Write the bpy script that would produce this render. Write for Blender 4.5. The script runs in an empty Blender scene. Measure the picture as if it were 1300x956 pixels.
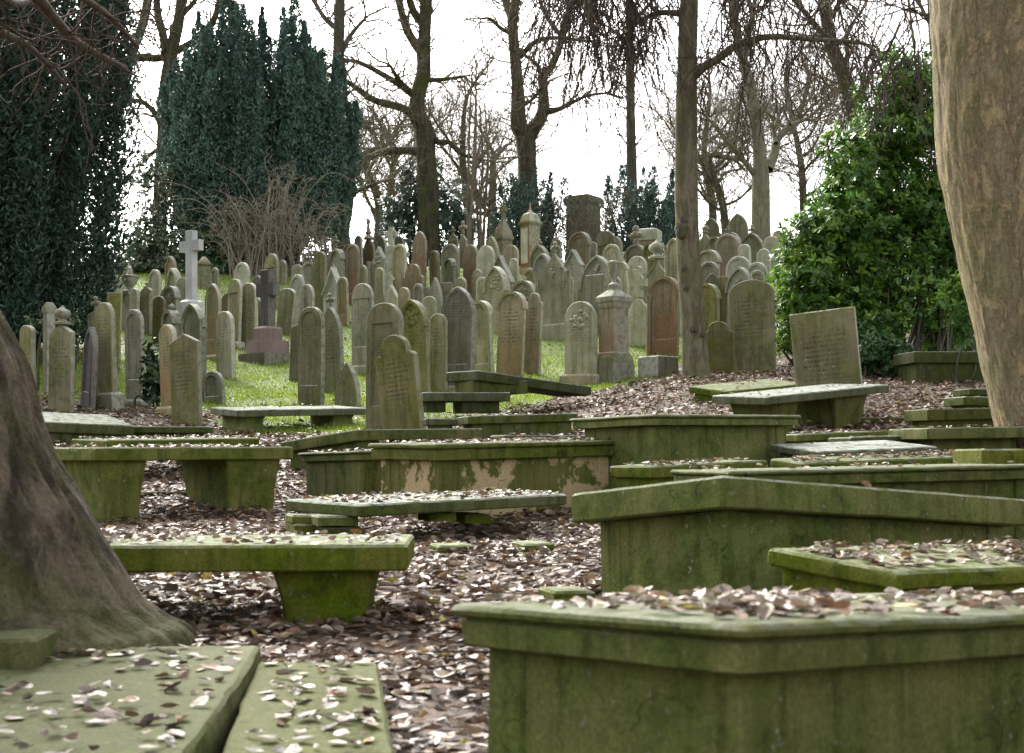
import bpy, bmesh, math, random
import numpy as np
from mathutils import Vector, Matrix, noise as mnoise
random.seed(7); rng = np.random.default_rng(7)
S = bpy.context.scene; COL = S.collection
F, CX, HY = 1805.0, 650.0, 580.0            # focal length in photo pixels, optical column, eye-level row
R = math.radians

# ------------------------------------------------------------------ terrain
_kd = [-40, 0, 3, 6, 9.4, 11.7, 14, 17.5, 19, 21, 24, 27, 29, 33, 38, 42, 47, 52, 60, 75, 110, 300]
_kz = [-1.1, -1.0, -.92, -.75, -.60, -.55, -.34, .08, .26, .48, .87, 1.25, 1.6, 2.5, 3.9, 5.0, 6.15, 6.95, 7.7, 8.2, 8.5, 8.6]
_gd = np.linspace(-40, 300, 3401); _gz = np.interp(_gd, _kd, _kz)
_k = np.exp(-np.linspace(-2.5, 2.5, 25)**2); _k /= _k.sum()
_gz = np.convolve(np.pad(_gz, 12, mode='edge'), _k, 'valid')
def sstep(a, b, x):
    t = np.clip((x - a) / (b - a), 0, 1); return t * t * (3 - 2 * t)
def wob(X, Y, f=1.0, s=0.0):
    return (np.sin(X*1.3*f + 2.1*np.sin(Y*.7*f + s) + s) + np.sin(Y*1.7*f + 1.7*np.sin(X*.9*f - s) + 2*s) + .6*np.sin((X + Y)*2.9*f + s*3)) / 2.6
def ground(X, Y):
    X = np.asarray(X, float); Y = np.asarray(Y, float)
    z = np.interp(Y, _gd, _gz)
    z = z + .33 * sstep(12.5, 17, Y) * sstep(.3, 3.5, X)
    z = z + .025 * wob(X, Y, 1.0, 1.0) + .012 * wob(X, Y, 2.7, 4.0)
    return z
def gz(x, y): return float(ground(x, y))
def leafy(X, Y):
    u = X / np.maximum(Y, .5)
    e = np.interp(u, [-.5, -.3, -.23, -.18, -.1, -.06, 0, .06, .12, .16, .25, .5], [27, 25, 22.5, 20.4, 20.0, 20.8, 23.5, 26, 27.8, 30, 33, 36])
    return sstep(1.2, -1.2, Y - e + 1.3 * wob(X, Y, .8, 2.2) + .7 * wob(X, Y, 2.3, .4))
def px(x, y, D):                              # a point of the photo at distance D
    return Vector(((x - CX) / F * D, D, (HY - y) / F * D))
_DD = np.arange(3, 58, .02)
def hit(x, y):                                # where a pixel's ray meets the ground
    z = (HY - y) / F * _DD
    g = ground((x - CX) / F * _DD, _DD)
    i = np.nonzero(z <= g)[0]
    D = float(_DD[i[0]]) if len(i) else 50.0
    return D

# ------------------------------------------------------------------ object helpers
def tag(o, label=None, cat=None, group=None, kind=None):
    for k, v in (('label', label), ('category', cat), ('group', group), ('kind', kind)):
        if v: o[k] = v
    return o
def thing(name, label, cat, M, group=None):
    o = bpy.data.objects.new(name, None); COL.objects.link(o)
    o.empty_display_size = .2; o.pass_index = random.randint(1, 900)
    o.matrix_world = M if isinstance(M, Matrix) else Matrix.Translation(M)
    return tag(o, label, cat, group, 'thing')
def link(name, me, mat, parent=None, M=None, label=None):
    if mat is not None and not me.materials: me.materials.append(mat)
    o = bpy.data.objects.new(name, me); COL.objects.link(o)
    if parent is not None: o.parent = parent
    if M is not None: o.matrix_local = M
    if label: o['label'] = label
    o.pass_index = parent.pass_index if parent is not None else random.randint(1, 900)
    return o
def smooth(me, ang=40):
    me.polygons.foreach_set('use_smooth', [True] * len(me.polygons))
    if ang is not None:
        try: me.set_sharp_from_angle(angle=R(ang))
        except Exception: pass
    return me
def pymesh(name, V, Fc, ang=35):
    me = bpy.data.meshes.new(name); me.from_pydata([tuple(v) for v in V], [], Fc)
    bm = bmesh.new(); bm.from_mesh(me); bmesh.ops.recalc_face_normals(bm, faces=bm.faces); bm.to_mesh(me); bm.free()
    return smooth(me, ang)
def npmesh(name, V, Fc, cols=None, sm=False):
    """V (n,3), Fc (m,k): fast mesh of equal-sized faces; cols (n,3) -> point colour attribute Col"""
    me = bpy.data.meshes.new(name); V = np.asarray(V, np.float32); Fc = np.asarray(Fc, np.int32)
    m, k = Fc.shape
    me.vertices.add(len(V)); me.vertices.foreach_set('co', V.ravel())
    me.loops.add(m * k); me.loops.foreach_set('vertex_index', Fc.ravel())
    me.polygons.add(m); me.polygons.foreach_set('loop_start', np.arange(0, m * k, k, dtype=np.int32))
    try: me.polygons.foreach_set('loop_total', np.full(m, k, np.int32))
    except Exception: pass
    me.polygons.foreach_set('use_smooth', np.full(m, sm))
    me.update(calc_edges=True); me.validate()
    if cols is not None:
        a = me.color_attributes.new('Col', 'FLOAT_COLOR', 'POINT')
        c = np.ones((len(V), 4), np.float32); c[:, :3] = cols
        a.data.foreach_set('color', c.ravel())
    return me

class Tubes:
    def __init__(s): s.V = []; s.F = []; s.n = 0
    def add(s, P, rad, k=5, bump=0.0):
        P = np.asarray(P, float); rad = np.asarray(rad, float); n = len(P)
        if n < 2: return
        T = np.gradient(P, axis=0); T /= (np.linalg.norm(T, axis=1, keepdims=True) + 1e-9)
        ref = np.array([0.0, 1.0, 0.15]) if abs(T[:, 1]).mean() < .8 else np.array([1.0, 0.1, 0.0])
        A = np.cross(T, ref); A /= (np.linalg.norm(A, axis=1, keepdims=True) + 1e-9); B = np.cross(T, A)
        th = np.arange(k) / k * 2 * np.pi
        r = rad[:, None] * np.ones(k)[None]
        if bump:
            L = np.cumsum(np.r_[0, np.linalg.norm(np.diff(P, axis=0), axis=1)])[:, None] / max(rad.max(), 1e-3)
            r = r * (1 + bump * (np.sin(3*th[None] + .35*L) * .5 + np.sin(5*th[None] - .6*L + 1) * .35 + np.sin(2*th[None] + 1.3*L) * .4 + np.sin(1.9*L) * .25))
        V = P[:, None, :] + r[..., None] * (np.cos(th)[None, :, None] * A[:, None, :] + np.sin(th)[None, :, None] * B[:, None, :])
        s.V.append(V.reshape(-1, 3))
        i = np.arange(n - 1)[:, None] * k + np.arange(k)[None]; j = np.arange(n - 1)[:, None] * k + (np.arange(k)[None] + 1) % k
        q = np.stack([i, j, j + k, i + k], -1).reshape(-1, 4) + s.n
        s.F.append(q); s.n += n * k
    def mesh(s, name):
        return npmesh(name, np.concatenate(s.V), np.concatenate(s.F), sm=True)
def catmull(P, n=5):
    P = np.asarray(P, float)
    if len(P) < 3: 
        t = np.linspace(0, 1, n + 1)[:, None]; return P[0] * (1 - t) + P[-1] * t
    Q = np.vstack([2*P[0] - P[1], P, 2*P[-1] - P[-2]]); out = []
    for i in range(1, len(Q) - 2):
        for t in np.arange(n) / n:
            a, b, c, d = Q[i-1], Q[i], Q[i+1], Q[i+2]
            out.append(.5*((2*b) + (-a + c)*t + (2*a - 5*b + 4*c - d)*t*t + (-a + 3*b - 3*c + d)*t**3))
    out.append(P[-1]); return np.array(out)

# ------------------------------------------------------------------ materials
class NT:
    def __init__(s, name):
        s.m = bpy.data.materials.new(name); s.m.use_nodes = True; s.t = s.m.node_tree; s.t.nodes.clear()
        s.out = s.n('ShaderNodeOutputMaterial'); s.b = s.n('ShaderNodeBsdfPrincipled'); s.l(s.b.outputs[0], s.out.inputs[0])
    def n(s, ty, **kw):
        x = s.t.nodes.new(ty)
        for k, v in kw.items(): setattr(x, k, v)
        return x
    def l(s, a, b): s.t.links.new(a, b)
    def sock(s, inp, v):
        if hasattr(v, 'is_linked') or isinstance(v, bpy.types.NodeSocket): s.l(v, inp)
        else: inp.default_value = v
    def noise(s, vec, scale, detail=4, rough=.6, dist=0):
        x = s.n('ShaderNodeTexNoise'); x.inputs['Scale'].default_value = scale; x.inputs['Detail'].default_value = detail
        x.inputs['Roughness'].default_value = rough; x.inputs['Distortion'].default_value = dist; s.l(vec, x.inputs['Vector']); return x.outputs['Fac']
    def vor(s, vec, scale, feature='F1', out='Distance'):
        x = s.n('ShaderNodeTexVoronoi', feature=feature); x.inputs['Scale'].default_value = scale; s.l(vec, x.inputs['Vector']); return x.outputs[out]
    def math(s, op, a, b=0.0, clamp=False):
        x = s.n('ShaderNodeMath', operation=op, use_clamp=clamp); s.sock(x.inputs[0], a); s.sock(x.inputs[1], b); return x.outputs[0]
    def ramp(s, v, a, b, lo=0.0, hi=1.0):
        x = s.n('ShaderNodeMapRange', interpolation_type='SMOOTHSTEP'); s.sock(x.inputs[0], v)
        for i, q in zip((1, 2, 3, 4), (a, b, lo, hi)): x.inputs[i].default_value = q
        return x.outputs[0]
    def mix(s, f, a, b, mode='MIX'):
        x = s.n('ShaderNodeMix', data_type='RGBA', blend_type=mode); s.sock(x.inputs[0], f)
        for i, v in ((6, a), (7, b)):
            if isinstance(v, tuple): v = (*v[:3], 1.0)
            s.sock(x.inputs[i], v)
        return x.outputs[2]
    def vscale(s, v, sc):
        x = s.n('ShaderNodeVectorMath', operation='MULTIPLY'); s.l(v, x.inputs[0]); x.inputs[1].default_value = sc; return x.outputs[0]
    def vadd(s, v, w):
        x = s.n('ShaderNodeVectorMath', operation='ADD'); s.l(v, x.inputs[0]); s.l(w, x.inputs[1]); return x.outputs[0]
    def bump(s, h, strength=.3, dist=.02, prev=None):
        x = s.n('ShaderNodeBump'); x.inputs['Strength'].default_value = strength; x.inputs['Distance'].default_value = dist
        s.l(h, x.inputs['Height']); 
        if prev is not None: s.l(prev, x.inputs['Normal'])
        return x.outputs[0]
    def objvec(s):
        tc = s.n('ShaderNodeTexCoord'); oi = s.n('ShaderNodeObjectInfo')
        m = s.n('ShaderNodeVectorMath', operation='SCALE'); cx = s.n('ShaderNodeCombineXYZ')
        rn = s.math('FRACT', s.math('MULTIPLY', oi.outputs['Object Index'], .618034))
        s.l(rn, cx.inputs[0]); s.l(rn, cx.inputs[2]); s.l(cx.outputs[0], m.inputs[0]); m.inputs['Scale'].default_value = 43.0
        s.tc = tc; s.rnd = rn
        return s.vadd(tc.outputs['Object'], m.outputs[0])
    def done(s, col, rough=.85, spec=.3, nrm=None):
        s.sock(s.b.inputs['Base Color'], (*col, 1.0) if isinstance(col, tuple) else col)
        s.sock(s.b.inputs['Roughness'], rough); s.b.inputs['Specular IOR Level'].default_value = spec
        if nrm is not None: s.l(nrm, s.b.inputs['Normal'])
        return s.m

def stone_mat(name, base, dark, moss, moss_amt=.5, lichen=.4, stain=.6, insc=False, red=None, top=None, flake=None, vary=.26, uplichen=None, crack=.5, sides=0.0):
    s = NT(name); v = s.objvec()
    st = s.noise(s.vscale(v, (7, 7, .55)), 1.6, 5, .62, .3)
    big = s.noise(v, 2.1, 5, .6, .4); mid = s.noise(v, 9, 5, .65); fine = s.noise(v, 70, 3, .7)
    col = s.mix(s.ramp(s.noise(v, 1.1, 3), .35, .65), base, tuple(c * .72 for c in base))
    if red: 
        z = s.n('ShaderNodeSeparateXYZ'); s.l(s.tc.outputs['Generated'], z.inputs[0])
        lowz = s.ramp(s.math('ADD', z.outputs[2], s.math('MULTIPLY', big, .5)), 1.0, .55)
        col = s.mix(s.math('MULTIPLY', lowz, red[1]), col, red[0])
    col = s.mix(s.math('MULTIPLY', s.ramp(st, .47, .66), stain), col, dark)
    mo = s.math('MULTIPLY', s.ramp(s.math('ADD', s.math('MULTIPLY', big, .7), s.math('MULTIPLY', st, .3)), .36, .62), moss_amt)
    col = s.mix(mo, col, s.mix(s.ramp(mid, .35, .65), moss, tuple(c * .5 for c in moss)))
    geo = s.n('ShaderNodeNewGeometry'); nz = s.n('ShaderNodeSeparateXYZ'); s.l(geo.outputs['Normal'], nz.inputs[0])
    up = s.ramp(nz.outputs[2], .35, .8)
    if flake:
        fm = s.math('MULTIPLY', s.ramp(s.math('ADD', big, s.math('MULTIPLY', mid, .25)), .58, .63), s.ramp(nz.outputs[2], .4, .1))
        col = s.mix(fm, col, flake)
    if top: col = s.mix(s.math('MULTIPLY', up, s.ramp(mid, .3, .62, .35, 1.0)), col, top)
    li = s.math('MULTIPLY', s.ramp(s.noise(v, 22, 4, .7), .60, .69), s.math('MULTIPLY', s.ramp(mid, .42, .6), lichen))
    col = s.mix(li, col, (.42, .44, .38))
    li2 = s.math('MULTIPLY', s.math('MULTIPLY', up, s.ramp(mid, .38, .55)), min(1.0, lichen * 1.3) if uplichen is None else uplichen)
    col = s.mix(li2, col, (.46, .48, .44))
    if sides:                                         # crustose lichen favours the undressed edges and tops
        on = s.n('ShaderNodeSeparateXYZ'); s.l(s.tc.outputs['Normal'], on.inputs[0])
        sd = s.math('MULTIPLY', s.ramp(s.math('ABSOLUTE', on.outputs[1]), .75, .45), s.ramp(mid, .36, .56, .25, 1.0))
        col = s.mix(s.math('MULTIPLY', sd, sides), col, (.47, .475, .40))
    col = s.mix(1.0, col, s.ramp(fine, .2, .8, .68, 1.25), 'MULTIPLY')
    hsv = s.n('ShaderNodeHueSaturation'); s.l(col, hsv.inputs['Color'])
    s.l(s.ramp(s.rnd, 0, 1, 1 - vary, 1 + vary), hsv.inputs['Value']); s.l(s.ramp(s.math('FRACT', s.math('MULTIPLY', s.rnd, 7.31)), 0, 1, 1 - vary, 1 + vary*.5), hsv.inputs['Saturation'])
    col = hsv.outputs[0]
    dn = s.n('ShaderNodeTexNoise'); dn.inputs['Scale'].default_value = 5; dn.inputs['Detail'].default_value = 5; s.l(v, dn.inputs['Vector'])
    ce = s.vor(s.vadd(v, s.vscale(dn.outputs['Color'], (.5, .5, .5))), 1.15, 'DISTANCE_TO_EDGE')
    ck = s.math('MULTIPLY', s.math('MULTIPLY', s.ramp(ce, .010, .003), s.ramp(big, .5, .62)), crack)
    col = s.mix(ck, col, tuple(c * .35 for c in dark))
    drip = s.math('MULTIPLY', s.math('MULTIPLY', s.ramp(s.noise(s.vscale(v, (16, 16, 1.1)), 1.5, 4, .6), .62, .70), s.ramp(mid, .45, .6)), lichen * .45)
    col = s.mix(drip, col, (.30, .32, .22))
    h = s.math('SUBTRACT', s.math('ADD', s.math('ADD', s.math('MULTIPLY', mid, .7), s.math('MULTIPLY', fine, .3)), s.math('MULTIPLY', big, 1.2)), ck)
    nrm = s.bump(h, .6, .018)
    if insc:
        g = s.n('ShaderNodeSeparateXYZ'); s.l(s.tc.outputs['Generated'], g.inputs[0])
        ln = s.n('ShaderNodeSeparateXYZ'); s.l(s.tc.outputs['Normal'], ln.inputs[0])
        rows = s.math('MULTIPLY', g.outputs[2], 27.0)
        band = s.ramp(s.math('ABSOLUTE', s.math('SUBTRACT', s.math('FRACT', rows), .5)), .30, .20)
        cx = s.n('ShaderNodeCombineXYZ'); s.l(s.math('MULTIPLY', g.outputs[0], 34.0), cx.inputs[0]); s.l(s.math('MULTIPLY', s.math('FLOOR', rows), 3.7), cx.inputs[1]); s.l(s.math('MULTIPLY', s.rnd, 50.0), cx.inputs[2])
        let = s.ramp(s.noise(cx.outputs[0], 1.0, 2, .6), .44, .54)
        cx2 = s.n('ShaderNodeCombineXYZ'); s.l(s.math('MULTIPLY', s.math('FLOOR', rows), 5.3), cx2.inputs[1]); s.l(s.math('MULTIPLY', s.rnd, 31.0), cx2.inputs[2])
        half = s.ramp(s.noise(cx2.outputs[0], 1.0, 1), .3, .7, .2, .42)
        xin = s.math('LESS_THAN', s.math('ABSOLUTE', s.math('SUBTRACT', g.outputs[0], .5)), half)
        zin = s.math('MULTIPLY', s.ramp(g.outputs[2], .44, .48), s.ramp(g.outputs[2], .86, .82))
        fr = s.math('LESS_THAN', ln.outputs[1], -.7)
        mk = s.math('MULTIPLY', s.math('MULTIPLY', s.math('MULTIPLY', band, let), s.math('MULTIPLY', xin, zin)), fr)
        mk = s.math('MULTIPLY', mk, s.ramp(big, .3, .6, 1.0, .35))
        col = s.mix(s.math('MULTIPLY', mk, .72), col, (.035, .035, .025))
        nrm = s.bump(s.math('SUBTRACT', 1.0, mk), .6, .01, nrm)
    return s.done(col, s.ramp(mid, .3, .7, .78, .97), .09, nrm)

MOSS = (.074, .104, .010)
ST = {}
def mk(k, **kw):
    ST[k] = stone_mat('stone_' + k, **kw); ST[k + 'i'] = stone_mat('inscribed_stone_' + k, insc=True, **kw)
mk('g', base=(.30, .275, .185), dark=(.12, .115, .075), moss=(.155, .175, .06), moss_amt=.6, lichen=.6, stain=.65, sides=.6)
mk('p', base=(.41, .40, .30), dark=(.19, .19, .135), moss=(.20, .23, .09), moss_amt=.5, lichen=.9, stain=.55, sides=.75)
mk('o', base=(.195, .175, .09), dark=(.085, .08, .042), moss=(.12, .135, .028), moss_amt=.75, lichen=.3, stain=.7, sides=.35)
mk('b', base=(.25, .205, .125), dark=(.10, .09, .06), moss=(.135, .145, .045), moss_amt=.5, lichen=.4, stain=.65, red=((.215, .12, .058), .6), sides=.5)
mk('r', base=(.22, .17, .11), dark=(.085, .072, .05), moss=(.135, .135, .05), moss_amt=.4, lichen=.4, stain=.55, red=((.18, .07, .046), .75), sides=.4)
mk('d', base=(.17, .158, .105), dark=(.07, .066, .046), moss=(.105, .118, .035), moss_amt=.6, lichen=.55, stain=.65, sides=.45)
mk('w', base=(.80, .79, .82), dark=(.55, .55, .57), moss=(.6, .6, .56), moss_amt=.25, lichen=.0, stain=.3)
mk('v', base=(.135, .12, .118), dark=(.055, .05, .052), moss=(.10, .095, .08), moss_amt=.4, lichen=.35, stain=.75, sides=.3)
mk('n', base=(.33, .225, .205), dark=(.2, .13, .115), moss=(.22, .19, .12), moss_amt=.2, lichen=.25, stain=.4)
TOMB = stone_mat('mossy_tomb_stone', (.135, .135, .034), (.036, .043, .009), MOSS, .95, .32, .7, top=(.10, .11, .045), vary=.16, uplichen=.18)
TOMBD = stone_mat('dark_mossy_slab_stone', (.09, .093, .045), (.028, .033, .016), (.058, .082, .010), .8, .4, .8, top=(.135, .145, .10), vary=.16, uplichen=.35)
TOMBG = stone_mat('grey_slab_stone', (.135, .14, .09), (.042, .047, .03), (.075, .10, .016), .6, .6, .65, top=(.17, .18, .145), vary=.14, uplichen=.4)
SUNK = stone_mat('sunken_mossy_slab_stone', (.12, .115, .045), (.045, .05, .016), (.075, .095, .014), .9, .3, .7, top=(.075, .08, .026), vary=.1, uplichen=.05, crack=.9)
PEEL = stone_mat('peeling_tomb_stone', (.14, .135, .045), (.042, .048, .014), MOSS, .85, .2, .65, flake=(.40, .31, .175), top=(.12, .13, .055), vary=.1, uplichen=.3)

def bark_mat(name, a, b, green, gamt, scale=6.0, plates=False, bstr=.8):
    s = NT(name); tc = s.n('ShaderNodeTexCoord'); v = tc.outputs['Object']
    n1 = s.noise(s.vscale(v, (1, 1, .28)), scale, 6, .65, .6); n2 = s.noise(v, scale * .35, 4, .6, .3); n3 = s.noise(v, scale * 7, 3, .7)
    col = s.mix(s.ramp(n1, .38, .62), a, b)
    h = s.math('ADD', s.math('MULTIPLY', n1, .8), s.math('MULTIPLY', n3, .25))
    if plates:
        w1 = s.noise(s.vscale(v, (1, 1, .35)), 5.5, 8, .72, 1.2); w2 = s.noise(s.vscale(v, (1, 1, .5)), 9, 8, .75, .8); w3 = s.noise(v, 24, 5, .7)
        col = s.mix(s.ramp(w1, .47, .56), col, (.31, .245, .145))
        col = s.mix(s.math('MULTIPLY', s.ramp(w2, .57, .62), .7), col, (.22, .135, .085))
        col = s.mix(s.math('MULTIPLY', s.ramp(w2, .40, .34), .8), col, (.10, .09, .045))
        col = s.mix(s.math('MULTIPLY', s.ramp(w3, .60, .66), .6), col, (.07, .06, .035))
        crease = s.noise(s.vscale(v, (6, 6, .5)), 1.6, 6, .7, 1.0)
        col = s.mix(s.math('MULTIPLY', s.ramp(crease, .62, .70), .6), col, (.08, .065, .04))
        h = s.math('SUBTRACT', s.math('ADD', s.math('MULTIPLY', s.ramp(w1, .45, .58), .5), s.math('ADD', s.math('MULTIPLY', w2, 1.2), s.math('MULTIPLY', w3, .5))), s.ramp(crease, .58, .72))
    col = s.mix(s.math('MULTIPLY', s.ramp(n2, .45, .66), gamt), col, green)
    col = s.mix(1.0, col, s.ramp(n3, .2, .8, .7, 1.25), 'MULTIPLY')
    return s.done(col, .92, .08, s.bump(h, bstr, .03))
BARK_DARK = bark_mat('dark_bark', (.055, .05, .04), (.10, .09, .07), (.07, .085, .03), .6)
BARK_MOSS = bark_mat('mossy_bark', (.05, .045, .033), (.10, .085, .06), (.065, .085, .02), .8)
BARK_GREY = bark_mat('grey_bark', (.14, .13, .095), (.22, .205, .15), (.16, .16, .08), .5, 9)
BARK_SLIM = bark_mat('slim_trunk_bark', (.085, .076, .05), (.165, .148, .098), (.11, .115, .045), .5, 9)
BRAMBLE = bark_mat('bramble_stem', (.24, .20, .15), (.38, .33, .26), (.22, .2, .12), .3, 20)
BARK_PLATE = bark_mat('flaking_bark', (.18, .155, .10), (.25, .205, .13), (.15, .155, .06), .45, 5, True, 1.0)
BARK_ROOT = bark_mat('root_bark', (.034, .028, .02), (.125, .10, .072), (.05, .064, .012), .5, 7, False, 1.5)
TWIG = bark_mat('twig_bark', (.13, .105, .08), (.24, .20, .15), (.12, .12, .06), .3, 20)
TWIG_DARK = bark_mat('weeping_twig_bark', (.055, .042, .036), (.10, .075, .062), (.08, .07, .04), .3, 20)

def leaf_mat(name, rough=.5, spec=.4, trans=.25, val=1.0):
    s = NT(name); a = s.n('ShaderNodeVertexColor', layer_name='Col')
    tc = s.n('ShaderNodeTexCoord'); n = s.noise(tc.outputs['Object'], 45, 3, .6)
    col = s.mix(1.0, a.outputs[0], s.ramp(n, .25, .75, .75 * val, 1.2 * val), 'MULTIPLY')
    s.done(col, rough, spec)
    if trans:
        tr = s.n('ShaderNodeBsdfTranslucent'); s.l(col, tr.inputs[0]); mx = s.n('ShaderNodeMixShader'); mx.inputs[0].default_value = trans
        s.l(s.b.outputs[0], mx.inputs[1]); s.l(tr.outputs[0], mx.inputs[2]); s.l(mx.outputs[0], s.out.inputs[0])
    return s.m
M_LITTER = leaf_mat('dead_leaf', .5, .3, .12)
M_GRASS = leaf_mat('grass_blade', .6, .12, .4)
M_YEW = leaf_mat('yew_foliage', .5, .35, .15)
M_LAUREL = leaf_mat('laurel_leaf', .3, .5, .4)
M_IVY = leaf_mat('ivy_leaf', .4, .4, .15)
# ------------------------------------------------------------------ the ground sheet
def build_ground():
    ys = np.concatenate([np.arange(-30, 1, 3.0), np.arange(1, 4, .3), np.arange(4, 30, .2), np.arange(30, 56, .4), np.arange(56, 90, 2.0), np.arange(90, 420, 30.0)])
    xp = np.concatenate([np.arange(0, 12, .2), np.arange(12, 24, .5), np.arange(24, 60, 3.0), np.arange(60, 320, 25.0)])
    xs = np.concatenate([-xp[:0:-1], xp])
    X, Y = np.meshgrid(xs, ys); Z = ground(X, Y)
    n, m = X.shape
    V = np.stack([X, Y, Z], -1).reshape(-1, 3)
    i = (np.arange(n - 1)[:, None] * m + np.arange(m - 1)[None]).ravel()
    Fq = np.stack([i, i + 1, i + m + 1, i + m], -1)
    lf = leafy(X, Y).ravel()
    me = npmesh('ground', V, Fq, np.stack([1 - lf, lf, lf], -1), True)
    s = NT('graveyard_ground'); tc = s.n('ShaderNodeTexCoord'); v = tc.outputs['Object']
    a = s.n('ShaderNodeVertexColor', layer_name='Col'); sp = s.n('ShaderNodeSeparateColor'); s.l(a.outputs[0], sp.inputs[0])
    n1 = s.noise(v, 1.3, 5, .65); n2 = s.noise(v, 14, 5, .7); n3 = s.noise(v, 60, 3, .7)
    gr = s.mix(s.ramp(n2, .35, .65), (.13, .18, .028), (.07, .105, .02))
    gr = s.mix(s.ramp(n1, .5, .68), gr, (.085, .085, .035))
    cell = s.n('ShaderNodeTexVoronoi'); cell.inputs['Scale'].default_value = 13; s.l(v, cell.inputs['Vector'])
    cs = s.n('ShaderNodeSeparateColor'); s.l(cell.outputs['Color'], cs.inputs[0])
    so = s.mix(cs.outputs[0], (.055, .04, .03), (.13, .095, .07)); so = s.mix(s.ramp(cs.outputs[1], .6, .9), so, (.16, .09, .05)); so = s.mix(s.ramp(n2, .5, .7), so, (.035, .028, .02))
    g = s.ramp(s.math('ADD', sp.outputs[0], s.math('MULTIPLY', s.math('SUBTRACT', n2, .5), .8)), .35, .65)
    s.done(s.mix(g, so, gr), .8, .3, s.bump(s.math('ADD', n3, n2), .6, .03))
    tag(link('ground', me, s.m), kind='structure')
build_ground()

# ------------------------------------------------------------------ leaf batches
def rand_norm(n, tilt):
    az = rng.uniform(0, 2*np.pi, n); t = np.abs(rng.normal(0, tilt, n))
    return np.stack([np.sin(t)*np.cos(az), np.sin(t)*np.sin(az), np.cos(t)], -1)
def leaf_verts(P, N, L, Wd, curl, az=None, A=None, fine=False):
    n = len(P); L = np.broadcast_to(L, n); Wd = np.broadcast_to(Wd, n); curl = np.broadcast_to(curl, n)
    if A is None:
        az = rng.uniform(0, 2*np.pi, n) if az is None else az
        A = np.stack([np.cos(az), np.sin(az), np.zeros(n)], -1)
    A = A - N * (A*N).sum(1, keepdims=True); A /= np.linalg.norm(A, axis=1, keepdims=True) + 1e-9
    B = np.cross(N, A)
    def pt(a, b, c): return P + A*(L*a)[:, None] + B*(Wd*b)[:, None] + N*(L*curl*c)[:, None]
    tw = rng.normal(0, .25, n)
    if fine:
        j = lambda: rng.normal(0, .11, n)
        V = np.stack([pt(-.5, 0, .3), pt(-.15, j()*.5, -.1), pt(.18, j()*.5, -.1), pt(.5, 0, .5 + tw)] + [pt(a + j()*.5, sg*(b + j()), c + tw*sg) for sg in (1, -1) for a, b, c in ((-.38, .30, .5), (-.12, .5, 1), (.17, .42, 1), (.38, .18, .7))], 1)
        i = np.arange(n)[:, None] * 12
        Fq = np.concatenate([i + np.array([q]) for q in ((0, 1, 5, 4), (1, 2, 6, 5), (2, 3, 7, 6), (0, 8, 9, 1), (1, 9, 10, 2), (2, 10, 11, 3))])
        return V.reshape(-1, 3), Fq
    V = np.stack([pt(-.5, 0, .25), pt(-.16, .5, 1 + tw), pt(.2, .4, .9 - tw), pt(.5, 0, .3 + tw), pt(.2, -.4, .9 + tw), pt(-.16, -.5, 1 - tw)], 1)
    i = np.arange(n)[:, None] * 6
    Fq = np.concatenate([i + np.array([[0, 3, 2, 1]]), i + np.array([[0, 5, 4, 3]])])
    return V.reshape(-1, 3), Fq
class Batch:
    def __init__(s): s.V = []; s.F = []; s.C = []; s.n = 0
    def add(s, V, Fc, C):
        s.V.append(V); s.F.append(Fc + s.n); s.C.append(C); s.n += len(V)
    def mesh(s, name): return npmesh(name, np.concatenate(s.V), np.concatenate(s.F), np.concatenate(s.C))
PAL = np.array([(.15,.098,.062),(.115,.076,.052),(.185,.12,.075),(.22,.15,.09),(.085,.062,.05),(.235,.185,.135),(.32,.28,.225),(.19,.09,.042),(.31,.21,.08),(.36,.30,.07),(.155,.118,.096),(.26,.215,.175)])
PW = np.array([.14,.14,.11,.08,.14,.12,.075,.05,.02,.008,.10,.085]); PW /= PW.sum()
def leaf_cols(n, k=6):
    c = PAL[rng.choice(len(PAL), n, p=PW)] * rng.uniform(.7, 1.25, (n, 1))
    return np.repeat(c, k, 0)
LIT = Batch()
def lay_leaves(P, scale=1.0, tilt=.42, curl=(-.12, .28)):
    for near in (True, False):
        Q = P[(P[:, 1] < 13) == near]; n = len(Q)
        if not n: continue
        L = rng.uniform(.055, .115, n) * scale
        V, Fq = leaf_verts(Q, rand_norm(n, tilt), L, L * rng.uniform(.5, .85, n), rng.uniform(*curl, n), fine=near)
        LIT.add(V, Fq, leaf_cols(n, 12 if near else 6))
def scatter_litter():
    for d0, d1, den in ((2.2, 5, 620), (5, 9, 700), (9, 14, 500), (14, 20, 230), (20, 27, 170), (27, 36, 120), (36, 46, 10)):
        um = .46
        n = int(den * um * (d1**2 - d0**2))
        D = np.sqrt(rng.uniform(d0**2, d1**2, n)); X = rng.uniform(-um, um, n) * D
        p = np.clip(leafy(X, D) * (.75 + .5 * wob(X, D, 3.1, .3)), .035, 1)
        k = rng.uniform(0, 1, n) < p
        X, D = X[k], D[k]
        lay_leaves(np.stack([X, D, ground(X, D) + rng.uniform(.005, .045, len(X))], -1), .78 if d0 < 14 else 1.0, .30 if d0 < 14 else .42)
scatter_litter()
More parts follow.
